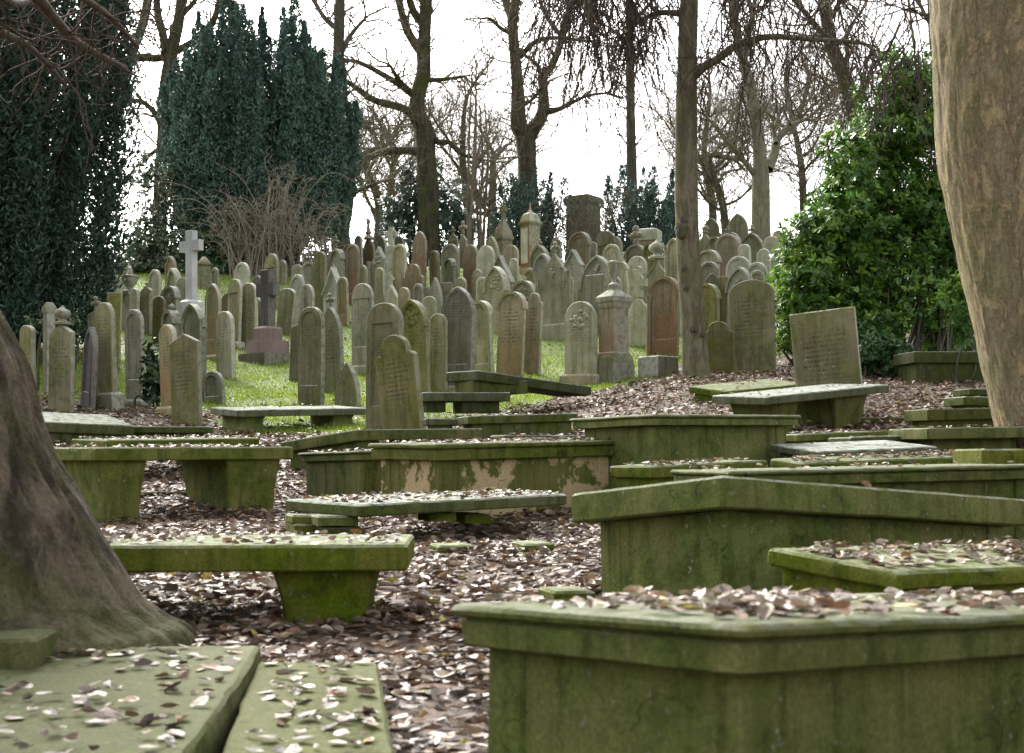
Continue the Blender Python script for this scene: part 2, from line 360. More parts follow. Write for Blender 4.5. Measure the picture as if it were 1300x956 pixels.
def twigs():
    T = Tubes(); n = 900; D = np.sqrt(rng.uniform(3.0**2, 24.0**2, n)); X = rng.uniform(-.42, .42, n) * D
    for x, y in zip(X, D):
        if float(leafy(x, y)) < .5: continue
        a = rng.uniform(0, 2*np.pi); l = rng.uniform(.08, .4); q = []
        for t in (-.5, -.1, .25, .5):
            qx, qy = x + math.cos(a)*l*t + rng.normal(0, .012), y + math.sin(a)*l*t + rng.normal(0, .012); q.append((qx, qy, gz(qx, qy) + rng.uniform(.03, .055)))
        T.add(np.array(q), [.006, .005, .004, .0025], 4)
    tag(link('fallen_twigs', T.mesh('fallen_twigs'), TWIG_DARK), 'thin broken twigs lying among the fallen leaves', 'twigs', kind='stuff')
twigs()
def grass():
    B = Batch(); C = []
    for d0, d1, den in ((15, 24, 420), (24, 32, 420), (32, 48, 190)):
        um = .42; n = int(den * um * (d1**2 - d0**2))
        D = np.sqrt(rng.uniform(d0**2, d1**2, n)); X = rng.uniform(-um, um, n) * D
        k = rng.uniform(0, 1, n) < (1 - leafy(X, D)) * np.clip(.75 + .6 * wob(X, D, 1.9, 1.2), .1, 1) + .012 * (D < 26)
        X, D = X[k], D[k]; n = len(X)
        h = rng.uniform(.03, .085, n); az = rng.uniform(0, 2*np.pi, n); w = rng.uniform(.006, .014, n)
        Z = ground(X, D) - .005
        lean = rng.normal(0, .5, (n, 2)) * h[:, None]
        b = np.stack([np.cos(az)*w, np.sin(az)*w, 0*w], -1); P = np.stack([X, D, Z], -1)
        T = P + np.stack([lean[:, 0], lean[:, 1], h], -1)
        V = np.stack([P - b, P + b, T], 1).reshape(-1, 3)
        g = np.array([(.23, .33, .035)]) * rng.uniform(.6, 1.35, (n, 1)) * np.array([1, 1, 1]) + rng.uniform(0, .05, (n, 1)) * np.array([[1, .5, .1]])
        B.add(V, np.arange(3*n).reshape(-1, 3), np.repeat(g, 3, 0))
    # a few longer tufts among the slabs
    for (x, y, k, hh) in ((688, 545, 260, .11), (655, 523, 120, .08), (835, 548, 60, .06), (300, 548, 200, .07), (350, 548, 200, .07), (395, 545, 150, .07), (1250, 742, 20, .05)):
        D = hit(x, y); s = np.array([(x - CX)/F*D, D])
        q = s + rng.normal(0, .16, (k, 2)); az = rng.uniform(0, 2*np.pi, k); h = rng.uniform(.5, 1.2, k) * hh
        P = np.stack([q[:, 0], q[:, 1], ground(q[:, 0], q[:, 1]) - .005], -1); b = np.stack([np.cos(az)*.006, np.sin(az)*.006, 0*az], -1)
        T = P + np.stack([rng.normal(0, .5, k)*h, rng.normal(0, .5, k)*h, h], -1)
        B.add(np.stack([P - b, P + b, T], 1).reshape(-1, 3), np.arange(3*k).reshape(-1, 3), np.repeat(np.array([(.15, .21, .03)]) * rng.uniform(.7, 1.3, (k, 1)), 3, 0))
    for (x, y, w, yw) in BASES:                     # uncut grass against the foot of every stone
        lf = float(leafy(x, y)); k = int((46 if lf < .5 else 14) * (1 if y < 40 else .5))
        a = rng.uniform(-1, 1, k) * (w/2 + .05); o = rng.normal(0, .05, k) + np.where(rng.uniform(0, 1, k) < .7, -.10, .10)
        q = np.stack([x + a*math.cos(yw) - o*math.sin(yw), y + a*math.sin(yw) + o*math.cos(yw)], -1); az = rng.uniform(0, 2*np.pi, k); h = rng.uniform(.05, .15, k)
        P = np.stack([q[:, 0], q[:, 1], ground(q[:, 0], q[:, 1]) - .005], -1); b = np.stack([np.cos(az)*.008, np.sin(az)*.008, 0*az], -1)
        T = P + np.stack([rng.normal(0, .35, k)*h, rng.normal(0, .35, k)*h, h], -1)
        B.add(np.stack([P - b, P + b, T], 1).reshape(-1, 3), np.arange(3*k).reshape(-1, 3), np.repeat(np.array([(.16, .22, .03)]) * rng.uniform(.5, 1.3, (k, 1)), 3, 0))
    tag(link('grass', B.mesh('grass'), M_GRASS), 'short bright green grass between the gravestones', 'grass', kind='stuff')

# ------------------------------------------------------------------ tombs and slabs
def rect_loop(L, W, ins, nz, segL, segW, rc, jit, seed):
    """rounded rectangle loop inset by ins, at height nz, slightly worn"""
    x0, y0, x1, y1 = ins, ins, L - ins, W - ins
    pts = []
    def seg(ax, ay, bx, by, n):
        for i in range(n): 
            t = i / n; pts.append((ax + (bx - ax)*t, ay + (by - ay)*t))
    c = rc
    seg(x0 + c, y0, x1 - c, y0, segL); seg(x1 - c, y0, x1, y0 + c, 1); seg(x1, y0 + c, x1, y1 - c, segW); seg(x1, y1 - c, x1 - c, y1, 1)
    seg(x1 - c, y1, x0 + c, y1, segL); seg(x0 + c, y1, x0, y1 - c, 1); seg(x0, y1 - c, x0, y0 + c, segW); seg(x0, y0 + c, x0 + c, y0, 1)
    out = []
    for x, y in pts:
        d = mnoise.noise_vector(Vector((x*3.1 + seed, y*3.1, nz*6))) * jit * .55 + mnoise.noise_vector(Vector((x*14 + seed, y*14, nz*20))) * jit * .45
        chip = max(0.0, mnoise.noise(Vector((x*4.7 + seed*1.7, y*4.7, seed))) - .33) * (.012 if nz > -.03 else .0) * min(1.0, jit/.0075)
        out.append(Vector((x + d.x + (L/2 - x)/L*chip*.8, y + d.y + (W/2 - y)/W*chip*.8, nz + d.z * .7 - chip)))
    return out
def stack_mesh(name, L, W, prof, segL=26, segW=13, rc=.012, jit=.0075, seed=None, grid=True):
    """prof: [(inset, z)] from the top down; the top is capped with a worn grid-less face"""
    seed = random.uniform(0, 99) if seed is None else seed
    V, Fc = [], []; n = None
    for ins, z in prof:
        lp = rect_loop(L, W, ins, z, segL, segW, rc, jit, seed); n = len(lp); V += lp
    for k in range(len(prof) - 1):
        for i in range(n):
            j = (i + 1) % n; Fc.append((k*n + i, k*n + j, (k+1)*n + j, (k+1)*n + i))
    Fc.append(tuple(range(n))[::-1]); Fc.append(tuple(range((len(prof)-1)*n, len(prof)*n)))
    return pymesh(name, V, Fc, 38)
def box_mesh(name, x0, x1, y0, y1, z0, z1, ch=.01, jit=.004, top_ins=0, bot_ins=0):
    me = stack_mesh(name, x1 - x0, y1 - y0, [(ch + top_ins, z1), (top_ins, z1 - ch), (bot_ins, z0)], max(2, int((x1-x0)/.15)), max(2, int((y1-y0)/.15)), min(.01, ch), jit)
    me.transform(Matrix.Translation((x0, y0, 0))); return me
def frame3(c, D, th, L=None, W=None, l=None, r=None, dzL=None, dzW=None):
    """slab frame: near top corner at pixel c and distance D, long side along th to the right, short side to the left and away"""
    t = R(th); C = px(c[0], c[1], D); ct, sn = math.cos(t), math.sin(t)
    if L is None: u = (r[0] - CX)/F; L = (u*D - C.x)/(ct - u*sn)
    if W is None: u = (l[0] - CX)/F; W = (C.x - u*D)/(sn + u*ct)
    if dzL is None: dzL = ((HY - r[1])/F*(D + L*sn) - C.z) if r else 0.0
    if dzW is None: dzW = ((HY - l[1])/F*(D + W*ct) - C.z) if l else 0.0
    ex = Vector((L*ct, L*sn, dzL)).normalized(); ey = Vector((-W*sn, W*ct, dzW)).normalized()
    ez = ex.cross(ey).normalized(); ey = ez.cross(ex).normalized()
    M = Matrix((ex, ey, ez)).transposed().to_4x4(); M.translation = C
    return M, L, W
def base_z(M, L, W):
    """how far below the top frame the ground lies (lowest of the corners)"""
    zs = []
    for x, y in ((0, 0), (L, 0), (0, W), (L, W), (L/2, W/2)):
        p = M @ Vector((x, y, 0)); zs.append(p.z - gz(p.x, p.y))
    return zs
def strew(M, L, W, dens, seed=0, edge=.05, scale=.62, z=.0, clump=.45):
    n = int(dens * 1.55 * L * W)
    x = rng.uniform(edge, L - edge, n); y = rng.uniform(edge, W - edge, n)
    k = rng.uniform(0, 1, n) < np.clip(1 - clump + clump * 1.4 * wob(x*3.2 + seed, y*3.2 - seed, 1.0, seed), .04, 1)
    x, y = x[k], y[k]; A = np.array(M)
    P = np.stack([x, y, z + rng.uniform(.004, .022, len(x)), np.ones(len(x))], -1) @ A.T
    lay_leaves(P[:, :3], scale, .3, (-.15, .25))
MOULD = [(.018, 0), (.006, -.006), (0, -.018), (.003, -.030), (.014, -.037), (.030, -.040), (.030, -.047), (.021, -.049), (.021, -.112), (.027, -.118)]
def lid_prof(th, kind):
    if kind == 'mould':
        f = th / .118; return [(i, z*f) for i, z in MOULD]
    return [(.014, 0), (.002, -.012), (0, -th*.5), (.003, -th + .008), (.012, -th)]
def chest(label, spec, th=.11, lid='mould', mat=TOMB, body=.07, panels=True, leaves=120, group=None, bodymat=None, name='chest_tomb', sub=.25, cat='tomb'):
    M, L, W = frame3(**spec); bz = base_z(M, L, W); H = max(bz) + .06; h0 = min(bz)
    root = thing(name, label, cat, M @ Matrix.Translation((0, 0, -h0)), group)
    T = Matrix.Translation((0, 0, h0))                         # children are modelled with the lid top at z = 0
    bm_ = bodymat or mat
    link('lid', stack_mesh('lid', L, W, lid_prof(th, lid)), mat, root, T)
    b = body; zb = -H - sub * .3; zt = -th + .002
    pw = .14
    if panels:
        for x0 in (b, L - b - pw):
            for y0 in (b, W - b - pw):
                link('pilaster', box_mesh('pilaster', x0, x0 + pw, y0, y0 + pw, zb, zt - .001, .008), bm_, root, T)
        for y0 in (b + .018, W - b - .018 - .08):
            link('side_panel', box_mesh('side_panel', b + pw - .004, L - b - pw + .004, y0, y0 + .08, zb, zt - .003, .004), bm_, root, T)
        for x0 in (b + .012, L - b - .012 - .08):
            link('end_panel', box_mesh('end_panel', x0, x0 + .08, b + pw - .004, W - b - pw + .004, zb, zt - .003, .004), bm_, root, T)
    else:
        link('body', box_mesh('body', b, L - b, b, W - b, zb, zt - .002, .006), bm_, root, T)
    if leaves: strew(M, L, W, leaves, random.uniform(0, 50))
    return M, L, W
def ledger(label, spec, th=.1, mat=TOMB, leaves=60, body=None, group=None, name='ledger_slab', cat='grave slab', jit=.006):
    M, L, W = frame3(**spec); bz = base_z(M, L, W); h0 = max(min(bz), th)
    root = thing(name, label, cat, M @ Matrix.Translation((0, 0, -h0)), group); T = Matrix.Translation((0, 0, h0))
    link('slab', stack_mesh('slab', L, W, lid_prof(th, 'plain'), jit=jit), mat, root, T)
    if body is None: body = max(bz) > th + .03
    if body:
        link('plinth', box_mesh('plinth', .07, L - .07, .06, W - .06, -max(bz) - .12, -th + .001, .006), mat, root, T)
    if leaves: strew(M, L, W, leaves, random.uniform(0, 50))
    return M, L, W
def leg_mesh(x0, x1, y0, y1, z0, z1, flare=.07, scroll=0.0):
    L, W = x1 - x0, y1 - y0; H = z1 - z0; pr = []
    for i in range(9):
        t = i / 8; pr.append((flare * (1 - (1 - t)**1.9) if not scroll else flare*t + scroll*math.sin(t*math.pi*2.2)*.5, z1 - H*t))
    V, Fc = [], []; sd = random.uniform(0, 99)
    for ins, z in pr:
        for lp in rect_loop(L, W, ins, z, 4, 5, .015, .006, sd): 
            V.append(Vector((lp.x, (lp.y - W/2) * (1 if True else 1) + W/2, lp.z)))
    n = len(V) // len(pr)
    for k in range(len(pr) - 1):
        for i in range(n):
            j = (i + 1) % n; Fc.append((k*n + i, k*n + j, (k+1)*n + j, (k+1)*n + i))
    Fc.append(tuple(range(n))[::-1]); Fc.append(tuple(range((len(pr)-1)*n, len(pr)*n)))
    me = pymesh('leg', V, Fc, 40); me.transform(Matrix.Translation((x0, y0, 0))); return me
def table(label, spec, th=.11, mat=TOMB, leaves=90, legs=((.07, .27), (.72, .92)), inset=.08, flare=.07, legmat=None, group='table tombs on two legs', scroll=0):
    M, L, W = frame3(**spec); bz = base_z(M, L, W); h0 = min(bz)
    root = thing('table_tomb', label, 'tomb', M @ Matrix.Translation((0, 0, -h0)), group); T = Matrix.Translation((0, 0, h0))
    link('slab', stack_mesh('slab', L, W, lid_prof(th, 'plain')), mat, root, T)
    for a, b in legs:
        p = M @ Vector((L*(a + b)/2, W/2, 0)); dz = p.z - gz(p.x, p.y)
        link('leg', leg_mesh(L*a, L*b, inset, W - inset, -dz - .14, -th + .001, flare, scroll), legmat or mat, root, T)
    if leaves: strew(M, L, W, leaves, random.uniform(0, 50))
    return M, L, W

# the nearest tombs
chest('mossy chest tomb nearest the camera with thick moulded lid and scattered leaves on top', dict(c=(949, 792), D=2.83, th=39, L=1.86, l=(570, 765), dzL=None, r=(1300, 769)), .107, 'mould', leaves=330, group='chest tombs')
def tilted_tomb():
    spec = dict(c=(915, 603), D=6.2, th=39, L=2.45, l=(723, 627), r=(1300, 634))
    chest('chest tomb with a plain thick green lid tilted up at its near corner', spec, .143, 'plain', body=.10, panels=True, leaves=14, group='chest tombs')
tilted_tomb()
chest('low tomb with plain slab top under a thick drift of leaves beside the tilted lid', dict(c=(1143, 726), D=5.15, th=39, L=1.9, l=(972, 695), r=(1300, 713)), .07, 'plain', body=.05, panels=False, leaves=620, group='chest tombs')
chest('long moulded tomb lid showing just above the tilted green lid', dict(c=(925, 598), D=8.9, th=18, L=2.4, W=.9, r=(1300, 589)), .10, 'mould', leaves=30, group='chest tombs')
chest('tall chest tomb with recessed green side panel and thin moulded lid behind the tilted lid', dict(c=(827, 525.5), D=12.0, th=39, l=(721, 531.5), r=(1018, 527)), .095, 'mould', body=.10, leaves=8, group='chest tombs')
chest('small low leaf-covered tomb against the foot of the tall green chest tomb', dict(c=(828, 592), D=10.5, th=36, W=.5, r=(976, 584)), .09, 'plain', body=.04, panels=False, leaves=220, group='chest tombs')
chest('chest tomb whose side panel has peeled to bare sandy stone', dict(c=(554, 563.6), D=11.3, th=39, l=(466, 562.8), r=(790.6, 558.7)), .135, 'mould', body=.08, leaves=170, group='chest tombs', bodymat=PEEL)
chest('plain green chest tomb tucked behind the left end of the peeling tomb', dict(c=(458, 572), D=12.5, th=39, l=(377, 575), L=1.7, dzL=.0), .085, 'mould', body=.06, leaves=110, group='chest tombs', panels=False)
# table tombs
table('low stone bench tomb with thick green slab right of the big root trunk', dict(c=(-50, 694), D=6.15, th=2, L=1.93, W=.85, dzL=.004), .115, leaves=190, legs=((.06, .30), (.685, .925)), inset=.1, flare=.06)
table('green table tomb on two wide flared legs with a panelled end', dict(c=(120, 568), D=11.5, th=41, l=(57, 568), r=(373, 567)), .112, leaves=120, legs=((.05, .26), (.66, .95)), inset=.06, flare=.05)
table('table tomb mostly hidden behind the green table tomb with the panelled end', dict(c=(135, 559), D=14.6, th=39, l=(90, 557), r=(330, 556)), .09, leaves=170, legs=((.12, .24), (.62, .80)))
table('dark thin table slab on scrolled end blocks standing on the lit grass', dict(c=(302, 520.5), D=19.6, th=39, l=(267, 517), r=(466, 518)), .10, TOMBG, leaves=16, legs=((.06, .22), (.74, .92)), inset=.05, flare=.0, legmat=TOMB, scroll=.06)
table('grey slab table tilted on one flared leg in front of the leaning blank headstone', dict(c=(972, 504), D=16.0, th=30, l=(903, 502), r=(1130, 488)), .095, TOMBG, leaves=20, legs=((.10, .30), (.58, .86)), inset=.08, flare=.07, legmat=TOMB)
# ledgers
ledger('broad dark flat slab at the left edge in front of the green headstones', dict(c=(-28, 532), D=17.3, th=37, L=2.0, W=1.0, r=(169, 540.5), dzW=.17), .13, TOMBD, 8)
ledger('tilted wedge-like slab at the foot of the tall pair of headstones', dict(c=(452, 545), D=14.7, th=50, W=1.2, L=2.0, l=(350, 561), r=(631, 543.5)), .12, TOMB, 40)
ledger('long dark slab on stacked stones strewn thickly with leaves, in front of the peeling tomb', dict(c=(455, 641), D=9.4, th=39, l=(361, 634), r=(721, 627)), .082, TOMBD, 260, body=False)
ledger('low slab glimpsed under the green table tomb between its legs', dict(c=(110, 626), D=13.2, th=15, L=1.5, W=.8, dzL=.02), .10, TOMBD, 150)
ledger('mossy ledger lying in the leaves left of the slender weeping tree base', dict(c=(921, 497), D=20.6, th=35, l=(874, 490), r=(1025, 487)), .10, TOMB, 20)
ledger('narrow yellow-green kerb slab behind the flared leg of the tilted grey table', dict(c=(1030, 531), D=17.3, th=6, L=1.45, W=.4, r=(1177, 529)), .07, TOMB, 15)
ledger('flat slab edging the leaves just right of the tall chest tomb', dict(c=(1012, 551), D=14.6, th=20, W=.7, r=(1140, 546)), .08, TOMB, 110)
ledger('short dark slab lying beside the mossy flat slab and the right-hand trunk', dict(c=(1080, 555), D=13.8, th=14, W=.5, r=(1182, 551)), .08, TOMBD, 60)
ledger('pale bare slab top low among leaves right of the tall chest tomb', dict(c=(1040, 573), D=12.3, th=24, W=.75, r=(1192, 567), dzW=.07), .07, TOMBG, 12)
ledger('wide low slab covered in pale leaves just behind the long moulded lid', dict(c=(1018, 588), D=10.9, th=22, l=(977, 582), L=2.1, r=(1290, 577)), .08, TOMB, 260)
chest('square mossy table-like tomb with a pale wet lid beside the right trunk', dict(c=(1177, 543), D=13.4, th=12, L=1.15, W=.8, r=(1290, 541)), .11, 'plain', body=.14, panels=False, leaves=40, group='chest tombs')
ledger('thick mossy slab two steps above the pale wet lid, by the right trunk', dict(c=(1177, 519), D=15.6, th=12, L=1.0, W=.55, r=(1275, 517)), .13, TOMB, 30)
ledger('uppermost thin slab showing left of the right-hand trunk', dict(c=(1231, 493), D=18.6, th=12, L=.7, W=.45), .09, TOMBD, 20)
ledger('second slab from the top of those left of the right-hand trunk', dict(c=(1224, 503), D=17.3, th=12, L=.75, W=.5), .11, TOMBD, 20)
ledger('green mossy kerb block in front of the foot of the right-hand trunk', dict(c=(1247, 570), D=10.2, th=14, L=1.2, W=.4), .14, TOMB, 10)
ledger('flat mossy ground slab along the bottom left with wet leaves on it', dict(c=(-270, 1004), D=3.15, th=4, L=.84, W=1.98, dzL=.012, dzW=.045), .13, SUNK, 130, jit=.016)
ledger('narrower mossy ground slab lying between the bottom left slab and the nearest chest tomb', dict(c=(262, 1010), D=3.2, th=7, L=.44, W=1.9, dzL=-.012, dzW=.03), .13, SUNK, 150, jit=.016)
ledger('squared mossy stone block at the bottom left corner', dict(c=(-60, 812), D=4.7, th=4, L=.27, W=.3), .2, SUNK, 4)
ledger('broken mossy kerb piece at the root of the big left trunk', dict(c=(62, 824), D=4.95, th=6, L=.3, W=.2, dzL=-.03), .09, TOMB, 10)
ledger('long dark low tomb in the shade behind the shrub and right trunk', dict(c=(1160, 446), D=24.5, th=8, L=2.2, W=.9, dzL=.02), .2, TOMBD, 10)
ledger('short ledger beside the foot of the leaning shouldered headstone', dict(c=(541, 531), D=18.2, th=10, L=.42, W=.5), .09, TOMBD, 30)
ledger('long low slab half sunk in leaves in front of the stacked-stone table', dict(c=(594, 528), D=18.4, th=16, L=1.5, W=.6, r=(736, 524)), .11, TOMBD, 70)
ledger('sunken grey slab flush with the leaves left of the tall chest tomb lid', dict(c=(640, 552), D=16.0, th=20, L=1.0, W=.5), .05, TOMBG, 60)
ledger('low kerb slab running behind the broad dark slab on the left', dict(c=(150, 541), D=18.6, th=6, L=1.2, W=.25), .09, TOMBD, 10)
# the broken table that has slipped off its stacked stones
def slipped_table():
    M, L, W = frame3(c=(607, 470), D=21.8, th=39, l=(566, 472.5), r=(752, 491))
    root = thing('table_tomb', 'broken table tomb with its long slab slipped down onto the leafy bank', 'tomb', Matrix.Translation(px(607, 521, 21.6)), 'table tombs on two legs')
    inv = root.matrix_world.inverted()
    link('slab', stack_mesh('slab', L, W, lid_prof(.15, 'plain')), TOMBD, root, inv @ M)
    def blk(nm, x0, x1, y0, y1, D, dep, mat, th=30):
        B, l_, w_ = frame3(c=(x0, y0), D=D, th=th, r=(x1, y0), W=dep); s = F / D
        link(nm, box_mesh(nm, 0, l_, 0, w_, -(y1 - y0)/s, 0, .012), mat, root, inv @ B)
    blk('support_block', 600, 670, 483, 500, 21.9, .6, TOMB)
    blk('course_slab', 537, 648, 498, 509, 21.3, .75, TOMBG, 18)
    blk('foundation_stone', 541, 566, 509.2, 523, 21.5, .4, TOMBD, 12)
    blk('foundation_stone', 586, 634, 508.8, 524, 21.6, .5, TOMBD, 18)
slipped_table()
# loose stones under the long dark slab
for (x0, x1, y0, y1, D, lab) in ((372, 404, 654, 664, 9.62, 'upper thin mossy stone propping the left end of the leaf-strewn slab'), (404, 455, 655, 668, 9.45, 'larger upper mossy stone propping the leaf-strewn slab'), (374, 408, 665, 676, 9.6, 'middle mossy stone in the pile under the leaf-strewn slab'),
                                 (372, 392, 676, 688, 9.62, 'bottom left stone in the pile under the leaf-strewn slab'), (408, 460, 669, 688, 9.5, 'bottom wide mossy stone in the pile under the leaf-strewn slab'), (545, 580, 651, 662, 9.9, 'small mossy stone under the middle of the leaf-strewn slab'), (590, 625, 652, 664, 10.2, 'mossy stone under the right half of the leaf-strewn slab')):
    B, l_, w_ = frame3(c=(x0, y0), D=D, th=20, r=(x1, y0 + random.uniform(-1, 1)), W=.3); h = (y1 - y0)/F*D
    o = link('loose_stone', box_mesh('loose_stone', 0, l_, 0, w_, 0, h, .014, .012), TOMB, None, B @ Matrix.Translation((0, 0, -h)))
    tag(o, lab, 'stone', 'loose stones propping the long slab', 'thing')
for (x0, x1, y, D, lab) in ((550, 596, 688, 8.9, 'mossy flat stone showing through leaves right of the bench tomb'), (656, 697, 683, 9.2, 'mossy flat stone in the leaves near the leaning edge of the tilted-lid tomb'), (692, 746, 733, 6.9, 'green flat stone in the leaves at the corner of the tilted-lid tomb')):
    C = px((x0 + x1)/2, y, D); l_ = (x1 - x0)/F*D; z = gz(C.x, C.y)
    me = box_mesh('flat_stone', -l_/2, l_/2, -.14, .14, -.05, .05, .012, .015)
    tag(link('flat_stone', me, TOMB, None, Matrix.Translation((C.x, C.y, z + .02)) @ Matrix.Rotation(.25, 4, 'Z')), lab, 'stone', 'flat stones in the leaves', 'thing')
# ------------------------------------------------------------------ gravestones
def half_outline(shape, a, h, z0):
    def arc(a_, spring, r, n=9):
        if r <= a_ * 1.02: return [(a_*math.cos(t), spring + r*math.sin(t)) for t in np.linspace(0, math.pi/2, n)]
        c = (r*r - a_*a_) / (2*a_); Rr = a_ + c; te = math.acos(c / Rr)
        return [(Rr*math.cos(t) - c, spring + Rr*math.sin(t)) for t in np.linspace(0, te, n)]
    if shape == 'round': r = min(a, h*.6); return [(a, z0)] + arc(a, h - r, r)
    if shape == 'seg': r = a*.6; return [(a, z0)] + arc(a, h - r, r)
    if shape == 'gothic': r = min(1.45*a, h*.7); return [(a, z0)] + arc(a, h - r, r)
    if shape == 'lancet': r = min(2.1*a, h*.75); return [(a, z0)] + arc(a, h - r, r)
    if shape == 'tri': r = min(2.6*a, h*.95); return [(a, z0)] + arc(a, h - r, r)
    if shape == 'ogee':
        r = min(1.5*a, h*.6); sp = h - r
        return [(a, z0)] + [(a*(1 - t*t*(3 - 2*t))*(1 - .12*math.sin(t*math.pi)), sp + r*(t**.85)) for t in np.linspace(0, 1, 10)]
    if shape == 'should':
        b = a*.70; zs = h - b - .05
        return [(a, z0), (a, zs - .10*a), (a*.97, zs - .02), (a*.84, zs + .02), (b, zs - .02*a)] + arc(b, h - b, b, 8)
    if shape == 'scallop':
        b = a*.6; zs = h - a*.75
        return [(a, z0), (a, zs), (a*.95, zs + .02), (a*.80, zs + .03), (a*.70, zs + .12*a), (b, zs + .30*a)] + arc(b, h - b*.65, b*.65, 8)[1:]
    if shape == 'gable': return [(a, z0), (a, h - .5*a), (a*.66, h - .33*a), (a*.33, h - .165*a), (0, h)]
    if shape == 'steep': return [(a, z0), (a, h - 1.35*a), (a*.66, h - .9*a), (a*.33, h - .45*a), (0, h)]
    if shape == 'flat': return [(a, z0), (a, h*.5), (a, h), (a*.5, h), (0, h)]
def outline(shape, w, h, z0):
    hf = half_outline(shape, w/2, h, z0)
    return hf + [(-x, z) for x, z in hf[-2::-1]]
def resample(P, n):
    P = np.array(P + [P[0]], float); d = np.r_[0, np.cumsum(np.linalg.norm(np.diff(P, axis=0), axis=1))]
    t = np.linspace(0, d[-1], n, endpoint=False); return [(np.interp(q, d, P[:, 0]), np.interp(q, d, P[:, 1])) for q in t]
def loops_mesh(name, loops, cap0=True, cap1=True, ang=30, wear=.004):
    V, Fc = [], []; n = len(loops[0]); sd = random.uniform(0, 90)
    for lp in loops:
        for (x, y, z) in lp:
            d = mnoise.noise_vector(Vector((x*5 + sd, y*3, z*5))) * wear
            V.append((x + d.x, y + d.y*.5, z + d.z))
    for k in range(len(loops) - 1):
        for i in range(n):
            j = (i + 1) % n; Fc.append((k*n + i, k*n + j, (k+1)*n + j, (k+1)*n + i))
    if cap0: Fc.append(tuple(range(n))[::-1])
    if cap1: Fc.append(tuple(range((len(loops)-1)*n, len(loops)*n)))
    return pymesh(name, V, Fc, ang)
def tablet_mesh(shape, w, h, t, z0, panel=None, pm=.07, pb=.18):
    ch = .014; y0, y1 = -t/2, t/2
    O = outline(shape, w, h, z0); I = outline(shape, w - 2*ch, h - ch, z0)
    lo = lambda P, y: [(x, y, z) for x, z in P]
    L = [lo(I, y1), lo(O, y1 - ch), lo(O, y0 + ch), lo(I, y0)]
    pan = None
    if panel:
        if panel == 'arch': Q = outline(shape, w - 2*pm, h - pm*1.25, pb)
        else:
            n = len(O); hw = w/2 - pm; zt = h - w*.52
            Q = outline('flat', 2*hw, zt, pb)
            # match vertex count of the outline: walk the rectangle in step with the outline's angles
            m = (n - 1)//2; half = [(hw, pb)] + [(hw, pb + (zt - pb)*q) for q in np.linspace(.3, 1, m - 3)] + [(hw*.66, zt), (hw*.33, zt)]
            half = half[:m] + [(0, zt)]
            Q = half + [(-x, z) for x, z in half[-2::-1]]
        Q2 = [(x*.965, (z - pb)*.985 + pb + .012) for x, z in Q]
        L.append(lo(Q, y0))
        pan = loops_mesh('panel', [lo(Q, y0 + .0015), lo(Q2, y0 + .028)], False, True, 30, .001)
        tab = loops_mesh('tablet', L, True, False)
        return tab, pan
    return loops_mesh('tablet', L), None
def lathe(name, prof, n=14, M=None):
    V, Fc = [], []
    for r, z in prof:
        for i in range(n): V.append((r*math.cos(2*math.pi*i/n), r*math.sin(2*math.pi*i/n), z))
    for k in range(len(prof) - 1):
        for i in range(n):
            j = (i + 1) % n; Fc.append((k*n + i, k*n + j, (k+1)*n + j, (k+1)*n + i))
    Fc.append(tuple(range(n))[::-1]); Fc.append(tuple(range((len(prof)-1)*n, len(prof)*n)))
    me = pymesh(name, V, Fc, 50)
    if M is not None: me.transform(M)
    return me
def blob_mesh(name, blobs, rough=.12):
    bm = bmesh.new()
    for (x, y, z, rx, ry, rz) in blobs:
        r = bmesh.ops.create_icosphere(bm, subdivisions=2, radius=1.0)
        for v in r['verts']:
            d = 1 + rough * mnoise.noise(v.co*2.3 + Vector((x*31, z*17, y*7)))
            v.co = Vector((x + v.co.x*rx*d, y + v.co.y*ry*d, z + v.co.z*rz*d))
    me = bpy.data.meshes.new(name); bm.to_mesh(me); bm.free(); return smooth(me, None)
def cross_mesh(name, w, h, t, arm=.3, cy=.66, flare=0.0, z0=0.0, wheel=False):
    """latin cross, w wide and h tall; arm = limb width over w"""
    a = arm*w/2; zc = z0 + h*cy; f = 1 + flare
    P = [(a*f, z0), (a, zc - a), (w/2, zc - a*f), (w/2, zc + a*f), (a, zc + a), (a*f, z0 + h)]
    P = P + [(-x, z) for x, z in P[::-1]]
    I = [(x*.95, zc + (z - zc)*.985) for x, z in P]
    y0, y1 = -t/2, t/2; c = .012
    lo = lambda Q, y: [(x, y, z) for x, z in Q]
    me = loops_mesh(name, [lo(I, y1), lo(P, y1 - c), lo(P, y0 + c), lo(I, y0)])
    if wheel:
        bm = bmesh.new(); bm.from_mesh(me); n = 24; ro, ri = w*.40, w*.30; vs = []
        for i in range(n):
            an = 2*math.pi*i/n
            vs.append([bm.verts.new((r_*math.cos(an), y, zc + r_*math.sin(an))) for r_, y in ((ro, -t*.38), (ro, t*.38), (ri, t*.38), (ri, -t*.38))])
        for i in range(n):
            A, B = vs[i], vs[(i+1) % n]
            for k in range(4): bm.faces.new((A[k], B[k], B[(k+1) % 4], A[(k+1) % 4]))
        bmesh.ops.recalc_face_normals(bm, faces=bm.faces); bm.to_mesh(me); bm.free()
    return me
def sq_mesh(name, secs, wear=.004, ang=30, ch=.012):
    """square stack; secs [(half, z)] from the bottom up"""
    L = []
    for hf, z in secs:
        c = min(ch, hf*.3); q = [(hf - c, -hf), (hf, -hf + c), (hf, hf - c), (hf - c, hf), (-hf + c, hf), (-hf, hf - c), (-hf, -hf + c), (-hf + c, -hf)]
        L.append([(x, y, z) for x, y in q])
    return loops_mesh(name, L, True, True, ang, wear)
